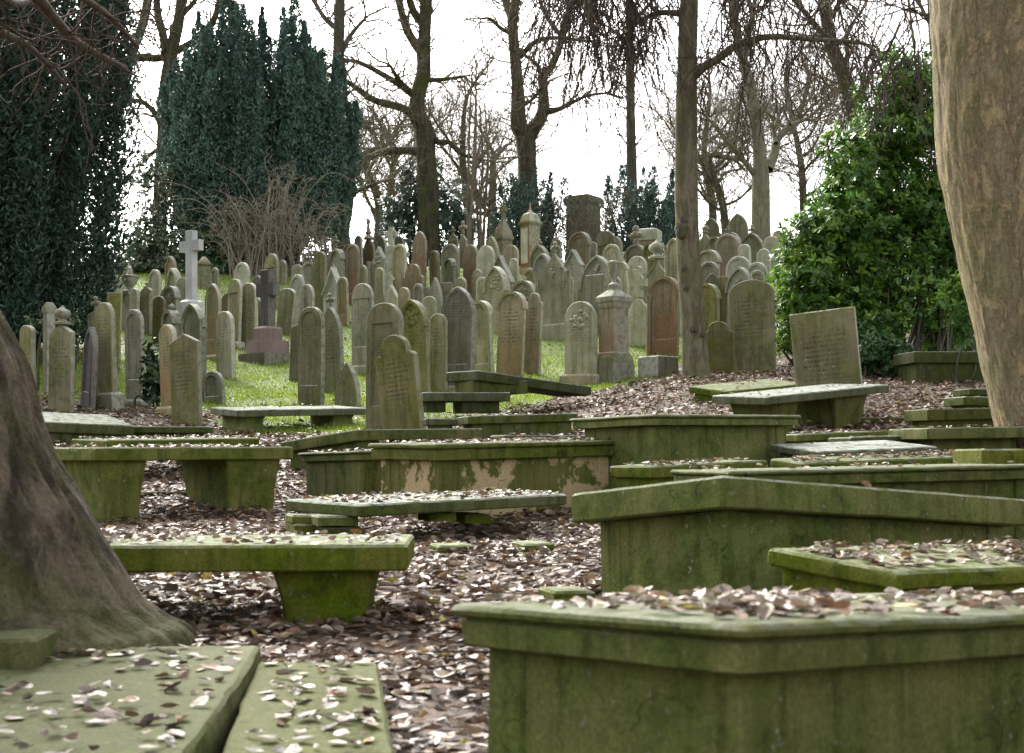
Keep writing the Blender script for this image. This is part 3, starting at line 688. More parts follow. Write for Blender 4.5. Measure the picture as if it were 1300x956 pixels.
def finial_mesh(kind, s):
    if kind == 'ball': return lathe('finial', [(.5*s, 0), (.5*s, .12*s), (.25*s, .2*s), (.2*s, .32*s), (.42*s, .45*s), (.5*s, .62*s), (.42*s, .82*s), (.18*s, .95*s), (.14*s, 1.0*s), (.05*s, 1.12*s)], 12)
    if kind == 'urn': return lathe('urn', [(.42*s, 0), (.42*s, .10*s), (.16*s, .2*s), (.14*s, .3*s), (.34*s, .5*s), (.46*s, .74*s), (.46*s, .9*s), (.52*s, .93*s), (.5*s, 1.0*s), (.2*s, 1.06*s), (.16*s, 1.16*s), (.05*s, 1.32*s)], 16)
    if kind == 'cross': return cross_mesh('finial', .85*s, 1.15*s, .22*s, .36, .6, .15)
    if kind == 'spike': return lathe('finial', [(.4*s, 0), (.28*s, .15*s), (.14*s, .25*s), (.2*s, .4*s), (.12*s, .55*s), (.09*s, .95*s), (.15*s, 1.05*s), (.05*s, 1.3*s)], 8)
    return blob_mesh('finial', [(0, 0, .18*s, .16*s, .14*s, .26*s), (-.26*s, 0, .52*s, .2*s, .16*s, .17*s), (.26*s, 0, .52*s, .2*s, .16*s, .17*s), (0, 0, .6*s, .2*s, .2*s, .2*s), (0, 0, .88*s, .17*s, .15*s, .2*s)], .35)
BASES = []
GROUP = 'gravestones on the wooded bank'
def stone(x0, x1, yt, yb, shape, mat, label, yaw=None, lean=0.0, tilt=None, panel=None, fin=None, fh=0, base=0, cols=False, hood=False, carve=0, t=None, bmat=None, pb=None, pm=.065):
    xc = (x0 + x1)/2; D = float(yb) if yb <= 62 else hit(xc, yb); s = F/D
    ex = (x1 - x0)*.035; x0 -= ex; x1 += ex
    if yaw is None: yaw = -48 + random.uniform(-7, 6)
    fy = R(abs(yaw)); Wm = (x1 - x0)/s; X = (xc - CX)/s; g = gz(X, D)
    ztop = (HY - yt)/s
    H = ztop - g; f_h = fh/s; b_h = base/s; t = t or random.uniform(.095, .125)
    w = (Wm - t*math.sin(fy))/math.cos(fy)
    if w < .34: w = max(.34, Wm*1.02); yaw = yaw*.5
    w = min(w, 1.5)
    BASES.append((X, D, w, R(yaw)))
    if tilt is None: tilt = random.uniform(-2.5, 2.5)
    if lean == 0: lean = random.uniform(-1.6, 1.6)
    M = Matrix.Translation((X, D, g)) @ Matrix.Rotation(R(yaw), 4, 'Z') @ Matrix.Rotation(R(lean), 4, 'Y') @ Matrix.Rotation(R(tilt), 4, 'X')
    root = thing('gravestone', label, 'gravestone', M, GROUP)
    h = H - f_h
    z0 = -.3
    if b_h > 0:
        bw = w/2 + .07; bt = t/2 + .07; z0 = b_h - .01
        me = stack_mesh('base', 2*bw, 2*bt, [(.035, b_h), (.006, b_h - .035), (0, b_h - .05), (0, -.35)], 4, 2, .01, .006); me.transform(Matrix.Translation((-bw, -bt, 0)))
        link('base', me, ST[bmat or mat], root)
    tab, pan = tablet_mesh(shape, w, h, t, z0, panel, pm, (pb if pb is not None else .2*h + max(0, b_h)))
    link('tablet', tab, ST[mat if pan else mat + 'i'], root)
    if pan: link('panel', pan, ST[mat + 'i'], root)
    if hood:
        O = outline(shape, w + .07, h + .035, 0); I = outline(shape, w - .05, h - .03, 0); n = len(O)
        k = [i for i in range(1, n - 1)]
        ya, yb_ = -t/2 - .05, t/2 + .015
        lo = [[(O[i][0], ya, O[i][1]) for i in k], [(O[i][0], yb_, O[i][1]) for i in k], [(I[i][0], yb_, I[i][1]) for i in k], [(I[i][0], ya, I[i][1]) for i in k]]
        V = [p for q in lo for p in q]; m = len(k); Fc = []
        for c in range(4):
            d = (c + 1) % 4
            for i in range(m - 1): Fc.append((c*m + i, c*m + i + 1, d*m + i + 1, d*m + i))
        Fc.append((0, m, 2*m, 3*m)); Fc.append((m-1, 2*m-1, 3*m-1, 4*m-1))
        link('hood_moulding', pymesh('hood_moulding', V, Fc, 40), ST[mat], root)
    if cols:
        zs = h - w*.55; r = .042
        for sx in (-1, 1):
            link('column', lathe('column', [(r*1.7, z0), (r*1.7, z0 + .1*h), (r*1.1, z0 + .13*h), (r, z0 + .16*h), (r*.95, zs - .12), (r*1.25, zs - .11), (r*1.1, zs - .08), (r*1.8, zs - .01), (r*1.9, zs + .03)], 10, Matrix.Translation((sx*(w/2 + .01), -t/2 - .035, 0))), ST[mat], root)
    if carve:
        bl = []; zc = h - w*.48
        for i in range(carve):
            a = random.uniform(0, 2*math.pi); q = random.uniform(.0, .30)*w
            bl.append((q*math.cos(a), -t/2 - .002, zc + q*math.sin(a)*1.0, random.uniform(.03, .06), .03, random.uniform(.03, .06)))
        link('carving', blob_mesh('carving', bl, .4), ST[mat], root)
    if fin: link('finial', finial_mesh(fin, f_h/1.1 if fin != 'fleur' else f_h), ST[mat], root, Matrix.Translation((0, 0, h - .015)))
    return root
g = stone
# ---- far left, before the dark yew
g(23, 48, 413, 521, 'seg', 'o', 'narrow greenish round-topped headstone standing alone at the edge of the dark yew')
g(58, 97, 387, 524, 'gable', 'o', 'large olive-green ogee headstone topped by a double-knobbed finial', fin='ball', fh=24, yaw=-38)
g(99, 124, 415, 519, 'lancet', 'v', 'purplish-grey pointed headstone leaning over between two green ones', lean=6, panel='arch', bmat='d')
g(122, 152, 384, 519, 'round', 'o', 'tall green round-topped headstone on a dark block beside the leaning purplish stone', base=20, bmat='d', yaw=-40)
g(158, 187, 393, 515, 'round', 'd', 'dark moulded round-headed stone in front of the ivy clump', panel='arch', base=8, yaw=-40)
g(116, 133, 376, 26.5, 'gable', 'o', 'gabled green stone with a leafy carved finial, behind the tall green one', fin='fleur', fh=18)
g(203, 230, 412, 527, 'round', 'b', 'tall rusty-sided round stone standing directly behind the slumped gabled headstone', base=11)
g(206, 229, 384, 25.0, 'round', 'o', 'moss-eaten round stone topped by a knob behind the tall rusty-sided stone', fin='ball', fh=12, hood=True)
g(217, 258, 423, 540, 'gable', 'o', 'slumped gable-topped greenish headstone next to the small black-faced arch stone', lean=-3.5, yaw=-28, base=0)
g(256, 287, 471, 512, 'round', 'd', 'small squat dark arched stone low in the grass', hood=False, panel='arch', yaw=-30, lean=-3)
g(273, 301, 395, 479, 'round', 'g', 'plain grey round headstone upright on the lit grass above the small squat stone')
g(233, 264, 388, 476, 'gothic', 'd', 'dark-faced gothic headstone with a pale pointed hood, just below the white cross', hood=True, cols=True, panel='arch', yaw=-42)
g(258, 283, 360, 456, 'gothic', 'b', 'reddish pointed-arch headstone with a pale rim right of the white cross', panel='arch', base=5)
g(285, 308, 354, 439, 'round', 'g', 'grey round stone with a sunken square-topped panel left of the pink stepped base', panel='rect', base=4)
g(304, 329, 359, 440, 'round', 'g', 'tall plain grey stone touching the sunken-panel stone, left of the dark cross')
g(295, 318, 333, 388, 'round', 'p', 'pale-rimmed round stone high under the bramble thicket', panel='arch')
g(137, 146, 333, 36.5, 'round', 'b', 'brown stone half hidden by the edge of the dark yew')
g(154, 171, 338, 41.5, 'round', 'g', 'grey round stone farthest back beside the dark yew')
g(144, 162, 352, 38.0, 'round', 'p', 'pale round stone with a raised rim near the dark yew', panel='arch')
g(151, 173, 347, 420, 'round', 'g', 'round-arched stone carrying a dark little urn on its shoulder near the yew', fin='urn', fh=24, hood=True)
g(176, 196, 357, 424, 'gable', 'g', 'stepped gabled stone with little columns left of the large pale-rimmed arch', cols=True, fin='ball', fh=6)
g(185, 207, 342, 414, 'round', 'p', 'large pale-rimmed round stone standing tall between the dark yew and white cross', panel='arch')
g(208, 227, 325, 388, 'gothic', 'r', 'rust-red pointed stone below the sparse holly, left of the white cross', panel='arch')
g(212, 234, 342, 398, 'gothic', 'p', 'white-edged gothic stone overlapping the foot of the rust-red pointed stone', hood=True, panel='arch')
g(205, 229, 365, 434, 'round', 'g', 'scroll-carved round stone immediately left of the white cross base', carve=14, hood=True)
g(136, 149, 371, 30.0, 'flat', 'o', 'small capped ochre pillar stone peeping over the tall green headstone', yaw=-30, base=0)
# ---- round the dark cross
g(333, 356, 322, 391, 'round', 'o', 'moss-yellow round stone with a sunken panel directly behind the dark cross', panel='rect')
g(350, 366, 330, 43.0, 'round', 'd', 'dark mossy stone behind the right shoulder of the panelled yellowish stone')
g(349, 373, 366, 424, 'seg', 'd', 'dark leaning stone with bright yellow moss right of the dark cross', lean=7)
g(365, 387, 348, 418, 'round', 'p', 'round pale-rimmed stone paired with a lower one right of the dark cross', panel='arch')
g(377, 400, 361, 421, 'round', 'g', 'low rimmed round stone, the nearer of the pair right of the dark cross', panel='arch')
g(369, 386, 336, 44.0, 'seg', 'p', 'lichen-greened stone peeping out under the brambles')
g(396, 416, 319, 400, 'round', 'o', 'slim tall ochre stone at the end of the bramble thicket')
g(370, 385, 412, 484, 'seg', 'd', 'broken dark stone half behind the lichen-capped leaning headstone')
g(377, 413, 390, 515, 'round', 'd', 'lichen-capped dark headstone leaning slightly, nearest on the lit grass', lean=2.2, panel='arch', yaw=-40)
g(409, 439, 372, 501, 'lancet', 'd', 'dark bulging pointed stone with a knobbly finial behind the lichen-capped one', fin='fleur', fh=17, yaw=-40)
g(424, 458, 459, 517, 'tri', 'd', 'low shark-fin shaped stone leaning behind the thin dark table slab', lean=3, yaw=-35)
g(409, 439, 336, 406, 'steep', 'p', 'A-shaped white-lichened gable stone with open framing', panel='arch', pm=.09, hood=True, fin='fleur', fh=5)
g(415, 439, 300, 42.5, 'steep', 'd', 'lumpy carved monument crusted with dark lichen beside a tree foot', carve=22, fin='fleur', fh=14)
g(446, 476, 360, 476, 'round', 'g', 'round-shouldered stone with a long rectangular sunken panel left of the tall pair', panel='rect', base=12, yaw=-40)
g(464, 511, 384, 549, 'round', 'o', 'big brown-green headstone with square sunken panel, rear of the tall pair', panel='rect', yaw=-32, t=.15, pm=.09)
g(486, 540, 424, 551, 'should', 'o', 'shouldered streaky headstone leaning left, front of the tall pair', lean=-6.5, yaw=-32, t=.14)
g(511, 547, 383, 500, 'gothic', 'o', 'green trefoil-carved headstone behind the leaning shouldered one', carve=20, hood=True, yaw=-40)
g(437, 451, 309, 46.0, 'round', 'd', 'dark stone wedged behind the brown-red rimmed one near the tree foot')
g(440, 460, 310, 388, 'round', 'r', 'brown-red round stone with a pale rim right of the lichened monument', panel='arch')
g(450, 462, 299, 49.0, 'round', 'g', 'thin grey stone against the sky beside the spire-topped red stone')
g(461, 478, 281, 46.5, 'gothic', 'r', 'red stone topped by a thin spire against the sky', fin='spike', fh=22)
g(471, 495, 313, 390, 'steep', 'p', 'pale steep-gabled stone with side columns left of the plain round grey one', cols=True, carve=8)
g(496, 517, 310, 390, 'round', 'g', 'plain round grey stone between the pale gabled stone and the dark shouldered one', panel='arch')
g(487, 508, 349, 402, 'steep', 'p', 'small lichen-white gabled stone in front of the plain round grey one', fin='cross', fh=12)
g(509, 538, 335, 398, 'should', 'r', 'dark shouldered stone with a rust-red foot right of the lichen-white gable')
g(521, 541, 293, 373, 'gothic', 'r', 'tall red pointed stone with an urn bracket, right of the white wheel cross', base=7)
g(545, 556, 327, 47.0, 'gable', 'p', 'tiny whitish stone beside the tall red pointed stone')
g(543, 563, 352, 418, 'tri', 'p', 'sharp lichen-white pointed stone above the big gothic headstone')
g(561, 574, 359, 414, 'flat', 'g', 'square capped post-like stone right of the sharp white pointed one', base=0, yaw=-30)
g(547, 566, 398, 498, 'round', 'g', 'narrow plain stone tucked behind the left edge of the big gothic headstone')
g(556, 601, 364, 498, 'gothic', 'd', 'big dark gothic headstone with a moulded rim at the centre', panel='arch', yaw=-38, lean=1.5, base=8, bmat='b', t=.15)
g(600, 628, 384, 482, 'round', 'g', 'arched stone with a projecting hood and column next to the big gothic headstone', hood=True, cols=True, panel='arch', yaw=-40)
g(630, 664, 372, 478, 'round', 'b', 'round stone on narrow shoulders, tan at the foot, behind the slipped table slab', yaw=-40, hood=True)
g(664, 686, 372, 475, 'should', 'b', 'irregular ochre-patched stone touching the tan-footed round stone', lean=2)
# ---- centre back
g(560, 584, 310, 379, 'round', 'g', 'grey round stone, left of three in a row with a dark red middle one', panel='arch')
g(588, 608, 311, 377, 'round', 'r', 'dark red round stone between two grey round ones')
g(604, 628, 312, 385, 'round', 'p', 'pale grey round stone immediately right of the dark red one')
g(617, 635, 299, 46.0, 'lancet', 'g', 'slanted pointed slab behind the pale stone beside the dark red one', lean=-5)
g(637, 658, 311, 369, 'round', 'b', 'round stone with a red stained foot just left of the red pedestal monument')
g(617, 651, 320, 400, 'steep', 'g', 'crocketed gable stone with a ball on its shoulder', hood=True, carve=18, fin='fleur', fh=5)
g(617, 646, 340, 422, 'gothic', 'g', 'fretwork-carved pointed stone in front of the crocketed gable', carve=26, hood=True)
g(652, 681, 349, 412, 'round', 'g', 'arched stone with a small cross head bulging at its right', hood=True, carve=10, fin='cross', fh=9)
g(664, 684, 341, 39.5, 'round', 'g', 'round stone directly behind the arched stone with a small cross head', panel='arch')
g(675, 698, 304, 372, 'gothic', 'g', 'leaf-finialled gothic stone right of the red pedestal monument', fin='fleur', fh=9, hood=True)
g(679, 700, 323, 388, 'gothic', 'p', 'pale pointed stone standing before the leaf-finialled gothic one', hood=True, panel='arch')
g(684, 724, 306, 430, 'steep', 'g', 'tall gabled monument stone with side columns and a knobbed finial', cols=True, fin='fleur', fh=15, base=18, carve=6, yaw=-38)
g(724, 749, 296, 366, 'round', 'b', 'horseshoe-arched yellowish stone with a dark hollow face', hood=True, panel='arch', pm=.1)
g(718, 740, 318, 392, 'steep', 'p', 'white-edged gable stone with a woody stem climbing it', hood=True)
g(739, 778, 326, 417, 'gothic', 'p', 'broad pale gothic stone with bright green moss in its arch', hood=True, panel='arch', carve=10)
g(746, 770, 349, 425, 'flat', 'g', 'blunt square-topped slab in front of the mossy broad gothic stone', yaw=-35)
g(718, 757, 383, 487, 'round', 'g', 'round stone with a dark carved flower roundel left of the urn pedestal', carve=24, base=12, bmat='b', yaw=-40)
g(755, 780, 293, 351, 'round', 'o', 'round-headed stone with a line across it, high behind the urn', panel='rect')
g(765, 787, 310, 367, 'round', 'g', 'rimmed round stone above and right of the urn', panel='arch')
g(787, 797, 319, 42.0, 'flat', 'p', 'slim finialled post stone right of the urn', fin='ball', fh=6, yaw=-20)
g(796, 819, 287, 364, 'round', 'b', 'arched stone carrying a small fleur finial left of the streaked square block', fin='fleur', fh=25, hood=True)
g(796, 820, 325, 385, 'round', 'p', 'shiny-topped round stone behind the celtic cross headstone')
g(819, 837, 310, 369, 'round', 'o', 'yellow-green arched stone below the streaked square block', hood=True)
g(817, 850, 304, 412, 'ogee', 'p', 'pale arch-panelled stone with tall stacked finial left of the weeping tree', fin='ball', fh=24, panel='arch', yaw=-38)
g(849, 866, 304, 425, 'gothic', 'g', 'columned arched stone partly hidden by the left side of the weeping tree', cols=True, hood=True)
# ---- right of the weeping tree
g(884, 906, 285, 46.5, 'steep', 'g', 'pinnacled column stone right behind the weeping tree trunk', cols=True, fin='ball', fh=10)
g(894, 913, 277, 50.0, 'gothic', 'd', 'dark pointed stone against the sky right of the weeping tree')
g(911, 939, 287, 45.5, 'round', 'g', 'finial-crowned arched stone behind the red-footed pale one', fin='fleur', fh=9, hood=True)
g(909, 936, 297, 376, 'round', 'r', 'pale-rimmed tall stone with a red foot above the weeping tree roots', panel='arch')
g(923, 947, 271, 49.5, 'gothic', 'd', 'darkest high round-backed stone before the leafless tree trunk')
g(939, 968, 285, 43.5, 'gothic', 'd', 'grey gothic stone with a stubby finial left of a leafless trunk', fin='fleur', fh=12, panel='arch', hood=True)
g(888, 913, 319, 402, 'round', 'p', 'greenish-white arched stone peeping out beside the weeping tree trunk', hood=True)
g(887, 912, 332, 412, 'round', 'g', 'lower rimmed stone beside the weeping tree trunk', panel='arch')
g(885, 912, 362, 430, 'round', 'o', 'hooded stone with a square column beside the weeping tree trunk', hood=True, cols=True)
g(924, 952, 325, 392, 'round', 'p', 'yellow-mossed round stone behind the leaning cracked one', panel='arch')
g(924, 951, 341, 418, 'gothic', 'p', 'leaning cracked pointed stone behind the big plain stone by the laurel', hood=True, lean=2, carve=5)
g(930, 982, 355, 472, 'seg', 'o', 'big plain broad headstone touching the glossy laurel leaves', yaw=-30, t=.14)
g(894, 931, 408, 473, 'scallop', 'o', 'short scalloped headstone right against the weeping tree foot', yaw=-28)
g(970, 989, 300, 44.0, 'round', 'p', 'pale pinkish stone poking out of the laurel edge')
g(952, 975, 333, 402, 'round', 'p', 'green-rimmed round stone half behind the laurel', panel='arch')
g(982, 994, 293, 46.0, 'round', 'g', 'grey stone top just clear of the laurel, highest beside it')
g(962, 978, 316, 41.5, 'round', 'p', 'whitish stone behind the green-rimmed one at the laurel edge')
g(1019, 1094, 394, 528, 'flat', 'd', 'leaning blank square-topped headstone behind the tilted grey table', yaw=-24, lean=-5, t=.14, tilt=3)
# ---- low fill between the listed stones, all partly seen
g(246, 259, 404, 474, 'round', 'd', 'dark side stone showing between the white cross base and the grey round headstone')
g(320, 336, 350, 41.0, 'round', 'v', 'purplish stone showing left of the dark cross arm')
g(505, 522, 365, 432, 'round', 'r', 'rusty stone behind the trefoil-carved headstone')
g(575, 592, 352, 405, 'round', 'd', 'dark stone low between the grey and dark red round ones')
g(700, 716, 345, 408, 'round', 'g', 'grey stone glimpsed behind the tall gabled monument stone')
g(735, 748, 352, 410, 'round', 'b', 'brown stone glimpsed left of the blunt square-topped slab')
g(862, 872, 330, 392, 'round', 'p', 'pale stone edge left of the weeping tree trunk')
g(776, 792, 350, 412, 'gothic', 'p', 'pale pointed stone behind the shoulder of the urn pedestal')
g(583, 594, 281, 50.5, 'steep', 'b', 'ochre pillar stone with a carved head among the saplings', fin='fleur', fh=16)
g(567, 582, 288, 50.0, 'gothic', 'o', 'carved mossy stone beside the ochre pillar among the saplings', carve=12, fin='fleur', fh=9)


for (x0, x1, yt, yb, sh, m, lab) in (
    (162, 178, 366, 430, 'round', 'g', 'grey stone partly hidden by the shoulder-urn stone near the yew'),
    (196, 208, 376, 436, 'round', 'o', 'greenish stone between the large pale-rimmed arch and the scroll-carved one'),
    (268, 281, 340, 396, 'round', 'g', 'grey stone showing above the reddish pointed-arch headstone'),
    (284, 297, 372, 436, 'round', 'b', 'brown stone squeezed in left of the sunken-panel stone'),
    (318, 331, 376, 438, 'gothic', 'g', 'grey pointed stone just behind the left of the pink stepped base'),
    (386, 399, 334, 396, 'round', 'p', 'pale stone at the foot of the bramble tangle, above the rimmed pair'),
    (420, 437, 318, 378, 'round', 'g', 'grey stone under the lumpy lichen-crusted monument'),
    (428, 444, 352, 412, 'round', 'b', 'brown stone right behind the A-shaped white gable'),
    (476, 490, 340, 400, 'round', 'g', 'grey stone low in front of the pale steep gable with columns'),
    (452, 466, 336, 396, 'gothic', 'o', 'mossy pointed stone behind the long sunken-panel stone'),
    (523, 538, 360, 418, 'round', 'g', 'grey stone at the foot of the tall red pointed stone with bracket'),
    (538, 552, 376, 440, 'round', 'g', 'grey round stone behind the right edge of the trefoil-carved headstone'),
    (596, 611, 342, 408, 'round', 'g', 'grey stone showing over the right shoulder of the big dark gothic headstone'),
    (606, 620, 352, 416, 'round', 'p', 'pale stone just left of the fretwork-carved pointed stone'),
    (648, 661, 328, 384, 'round', 'p', 'pale stone below the red pedestal with its green panel'),
    (700, 713, 326, 384, 'gothic', 'p', 'pale pointed stone between the tall gabled monument and the horseshoe arch'),
    (712, 726, 350, 412, 'round', 'g', 'grey stone over the top of the dark-flower roundel headstone'),
    (744, 757, 306, 362, 'round', 'g', 'grey stone right of the horseshoe-arched yellowish stone'),
    (767, 780, 340, 402, 'gothic', 'g', 'grey pointed stone right behind the urn'),
    (783, 797, 334, 396, 'round', 'p', 'pale stone under the slim finialled post'),
    (806, 821, 338, 398, 'gothic', 'g', 'grey stone between the shiny-topped round one and the arch-panelled one'),
    (838, 851, 322, 388, 'round', 'g', 'grey stone wedged right of the tall stacked finial'),
    (898, 911, 346, 414, 'gothic', 'g', 'grey pointed stone behind the hooded square-column stone'),
    (913, 927, 350, 414, 'round', 'b', 'brown stone left of the leaning cracked pointed stone'),
    (940, 954, 310, 366, 'round', 'p', 'pale stone below the grey gothic stone with stubby finial'),
    (956, 970, 343, 408, 'round', 'g', 'grey stone behind the top of the big plain broad headstone'),
    (902, 916, 302, 358, 'round', 'g', 'grey stone left of the red-footed pale-rimmed one'),
    (927, 941, 300, 358, 'gothic', 'p', 'pale pointed stone below the darkest high stone'),
    (566, 580, 330, 388, 'round', 'd', 'dark stone in front of the grey round one that begins the row of three'),
    (546, 560, 318, 374, 'round', 'b', 'brown stone right of the urn-bracket red stone'),
    (478, 492, 300, 48.5, 'gothic', 'd', 'dark pointed stone behind the pale steep gable, against the bush'),
    (500, 514, 300, 49.5, 'round', 'r', 'reddish stone behind the small white wheel cross'),
    (698, 712, 303, 48.0, 'round', 'g', 'grey stone high up left of the horseshoe arch'),
    (775, 790, 300, 48.5, 'gothic', 'g', 'grey pointed stone high behind the line-crossed round one'),
    (860, 872, 300, 47.0, 'round', 'g', 'grey stone high up left of the weeping tree burr'),
    (338, 352, 336, 45.0, 'round', 'g', 'grey stone left behind the moss-yellow panelled stone'),
    (225, 238, 352, 410, 'round', 'p', 'pale stone partly behind the shaft of the white cross')):
    g(x0, x1, yt, yb, sh, m, lab, panel=random.choice(['arch', None, None]), hood=random.random() < .3)

# ---- monuments of other kinds
def mono(x0, x1, yt, yb, label, parts, yaw=-52, top=None, cat='monument', name='pedestal_monument'):
    """parts [(name, mat, [(half fraction, height fraction)...])]"""
    xc = (x0 + x1)/2; D = float(yb) if yb <= 62 else hit(xc, yb); s = F/D; X = (xc - CX)/s; gg = gz(X, D)
    H = (HY - yt)/s - gg; a = (x1 - x0)/s/(abs(math.cos(R(yaw))) + abs(math.sin(R(yaw))))/2
    root = thing(name, label, cat, Matrix.Translation((X, D, gg)) @ Matrix.Rotation(R(yaw), 4, 'Z'))
    for nm, m, secs in parts:
        link(nm, sq_mesh(nm, [(a*q, H*z if z > 0 else z) for q, z in secs]), ST[m], root)
    if top:
        kind, m, z, sc = top; link('urn' if kind == 'urn' else 'finial', finial_mesh(kind, sc*H), ST[m], root, Matrix.Translation((0, 0, H*z)))
    return root, a, H
# urn on its pedestal
mono(753, 806, 322, 482, 'square stone pedestal carrying an urn, rust stain on its right face', [
    ('plinth', 'd', [(1.0, -.3), (1.0, .115), (.97, .125)]), ('step', 'o', [(.93, .1255), (.93, .165), (.86, .19)]), ('die', 'b', [(.80, .1905), (.80, .205), (.74, .215), (.70, .56)]),
    ('cornice', 'g', [(.73, .561), (.84, .585), (.84, .60), (.94, .615), (.94, .645)]), ('cap', 'g', [(.91, .646), (.88, .655), (.36, .705), (.33, .71), (.33, .735)])], top=('urn', 'g', .733, .20))
for o in bpy.context.scene.objects:
    if o.name == 'urn': o.scale = (.55, .55, 1)
# red pedestal with domed cap
mono(657, 689, 256, 46.0, 'red stone pedestal monument with a pale green stained panel and domed cap', [
    ('plinth', 'r', [(.95, -.3), (.95, .05), (.85, .08)]), ('die', 'r', [(.80, .081), (.80, .655)]), ('cornice', 'o', [(.82, .656), (1.0, .69), (1.0, .715)]), ('cap', 'g', [(.86, .716), (.80, .76), (.62, .82), (.30, .845), (.16, .86)])], top=('spike', 'b', .858, .10))
def wash(root, a, H):
    me = box_mesh('stained_panel', -a*.56, a*.56, -a*.80 - .012, -a*.80 + .02, H*.14, H*.62, .006); link('stained_panel', me, ST['p'], root, label='pale green panel')
wash(bpy.context.scene.objects['pedestal_monument.001'], *(lambda D, x0, x1, yt, X: ((x1-x0)/(F/D)/(abs(math.cos(R(52))) + abs(math.sin(R(52))))/2, (HY-yt)/(F/D) - gz(X, D)))(46.0, 657, 689, 256, (673-CX)/F*46.0))
# ochre draped pedestal behind the white cross
mono(247, 271, 326, 42.0, 'moss-yellow pedestal monument with a draped top behind the white cross', [
    ('die', 'o', [(.80, -.3), (.80, .70)]), ('cornice', 'o', [(.82, .701), (1.0, .74), (1.0, .77)]), ('drape', 'b', [(.78, .771), (.74, .83), (.40, .93), (.28, .98), (.15, 1.0)])])
# dark pillar beneath the yew
mono(52, 73, 384, 26.5, 'dark square pillar monument under the yew branches behind the ogee headstone', [('shaft', 'd', [(.85, -.3), (.82, .88)]), ('cap', 'o', [(.9, .881), (1.0, .91), (1.0, .94), (.5, 1.0)])])
# spired ochre shrine
r_, a_, H_ = mono(625, 653, 262, 47.5, 'ochre spired monument crowned by a stone cross left of the red pedestal', [
    ('die', 'r', [(.85, -.3), (.82, .45)]), ('cornice', 'b', [(.86, .451), (1.0, .48), (1.0, .52)]), ('spire', 'b', [(.92, .521), (.80, .60), (.55, .68), (.30, .76), (.22, .82)])])
link('cross', cross_mesh('cross', a_*1.25, H_*.22, a_*.36, .36, .58, .2), ST['o'], r_, Matrix.Translation((0, 0, H_*.815)))
# heavy mausoleum-like tower behind
mono(714, 767, 250, 57.0, 'big dark square tower monument with a heavy cornice behind the bare twigs', [
    ('die', 'd', [(.86, -.3), (.84, .86)]), ('cornice', 'd', [(.86, .861), (.98, .90), (.98, .93), (1.0, .935), (1.0, .97)]), ('cap', 'd', [(.92, .971), (.88, 1.0)])], yaw=-35, name='tower_monument')
# streaked block
mono(806, 842, 291, 49.0, 'streaked cream and red square block monument with a curved top', [('die', 'r', [(.86, -.3), (.86, .60)]), ('block', 'p', [(.95, .601), (.97, .62), (.97, .93), (.9, .97), (.6, 1.0)])], yaw=-20, name='block_monument')
# red arched shrine with plinth by the weeping tree
g(827, 860, 353, 451, 'round', 'r', 'red-footed arched headstone with hood and columns on a mossy block left of the weeping tree', hood=True, cols=True, panel='arch', yaw=-40)
D_ = hit(845, 478); B_, l_, w_ = frame3(c=(838, 451), D=D_, th=39, L=.5, W=.55)
tag(link('stone_block', box_mesh('stone_block', -.05, l_, 0, w_, -.7, 0, .02, .012), ST['d'], None, B_), 'rough mossy block under the red-footed arched headstone', 'stone', None, 'thing')
# crosses
def cross_thing(xc, xw, yt, yb, label, mat, yaw, steps, arm=.3, cy=.72, t=.2, shaft_y=None, wheel=False, flare=.06, stepmat=None, name='stone_cross'):
    D = float(yb) if yb <= 62 else hit(xc, yb); s = F/D; X = (xc - CX)/s; gg = gz(X, D)
    root = thing(name, label, 'cross', Matrix.Translation((X, D, gg)) @ Matrix.Rotation(R(yaw), 4, 'Z'))
    z = 0
    for (nm, wpx, ytop, q, *sm) in steps:
        hf = wpx/s/1.38/2; zt = (HY - ytop)/s - gg
        link(nm, sq_mesh(nm, [(hf, z - (.3 if z == 0 else -.001)), (hf, zt - .05), (hf*q, zt)]), ST[sm[0] if sm else (stepmat or mat)], root); z = zt
    Hc = (HY - yt)/s - gg - z
    link('cross', cross_mesh('cross', xw/s/abs(math.cos(R(yaw))), Hc, t, arm, cy, flare, 0, wheel), ST[mat], root, Matrix.Translation((0, 0, z - .003)))
    return root
cross_thing(243, 30, 293, 428, 'tall white stone cross rising above the headstones on the left', 'w', -38, [('base', 33, 398, 1.0), ('base_cap', 29, 381, .7)], .34, .78, .17)
cross_thing(340, 26, 343, 458, 'dark stone cross on a pink stepped base above a mossy plinth', 'v', -42, [('plinth', 74, 450, .98, 'd'), ('step', 54, 433, .97), ('step', 37, 415, .84)], .46, .66, .2, stepmat='n')
cross_thing(497, 16, 288, 47.5, 'small white wheel cross high in front of the holly bush', 'p', -20, [('base', 18, 312, .8)], .34, .6, .16, wheel=True)
r_ = g(799, 824, 373, 440, 'ogee', 'p', 'headstone topped by a celtic cross behind the urn pedestal', yaw=-40, fin=None)
o_ = r_; M_ = o_.matrix_world; s_ = F/M_.translation.y
link('cross', cross_mesh('cross', 25/s_, 36/s_, .14, .34, .52, .25, 0, True), ST['p'], o_, Matrix.Translation((0, 0, (HY - 378)/s_ - M_.translation.z)))

grass()
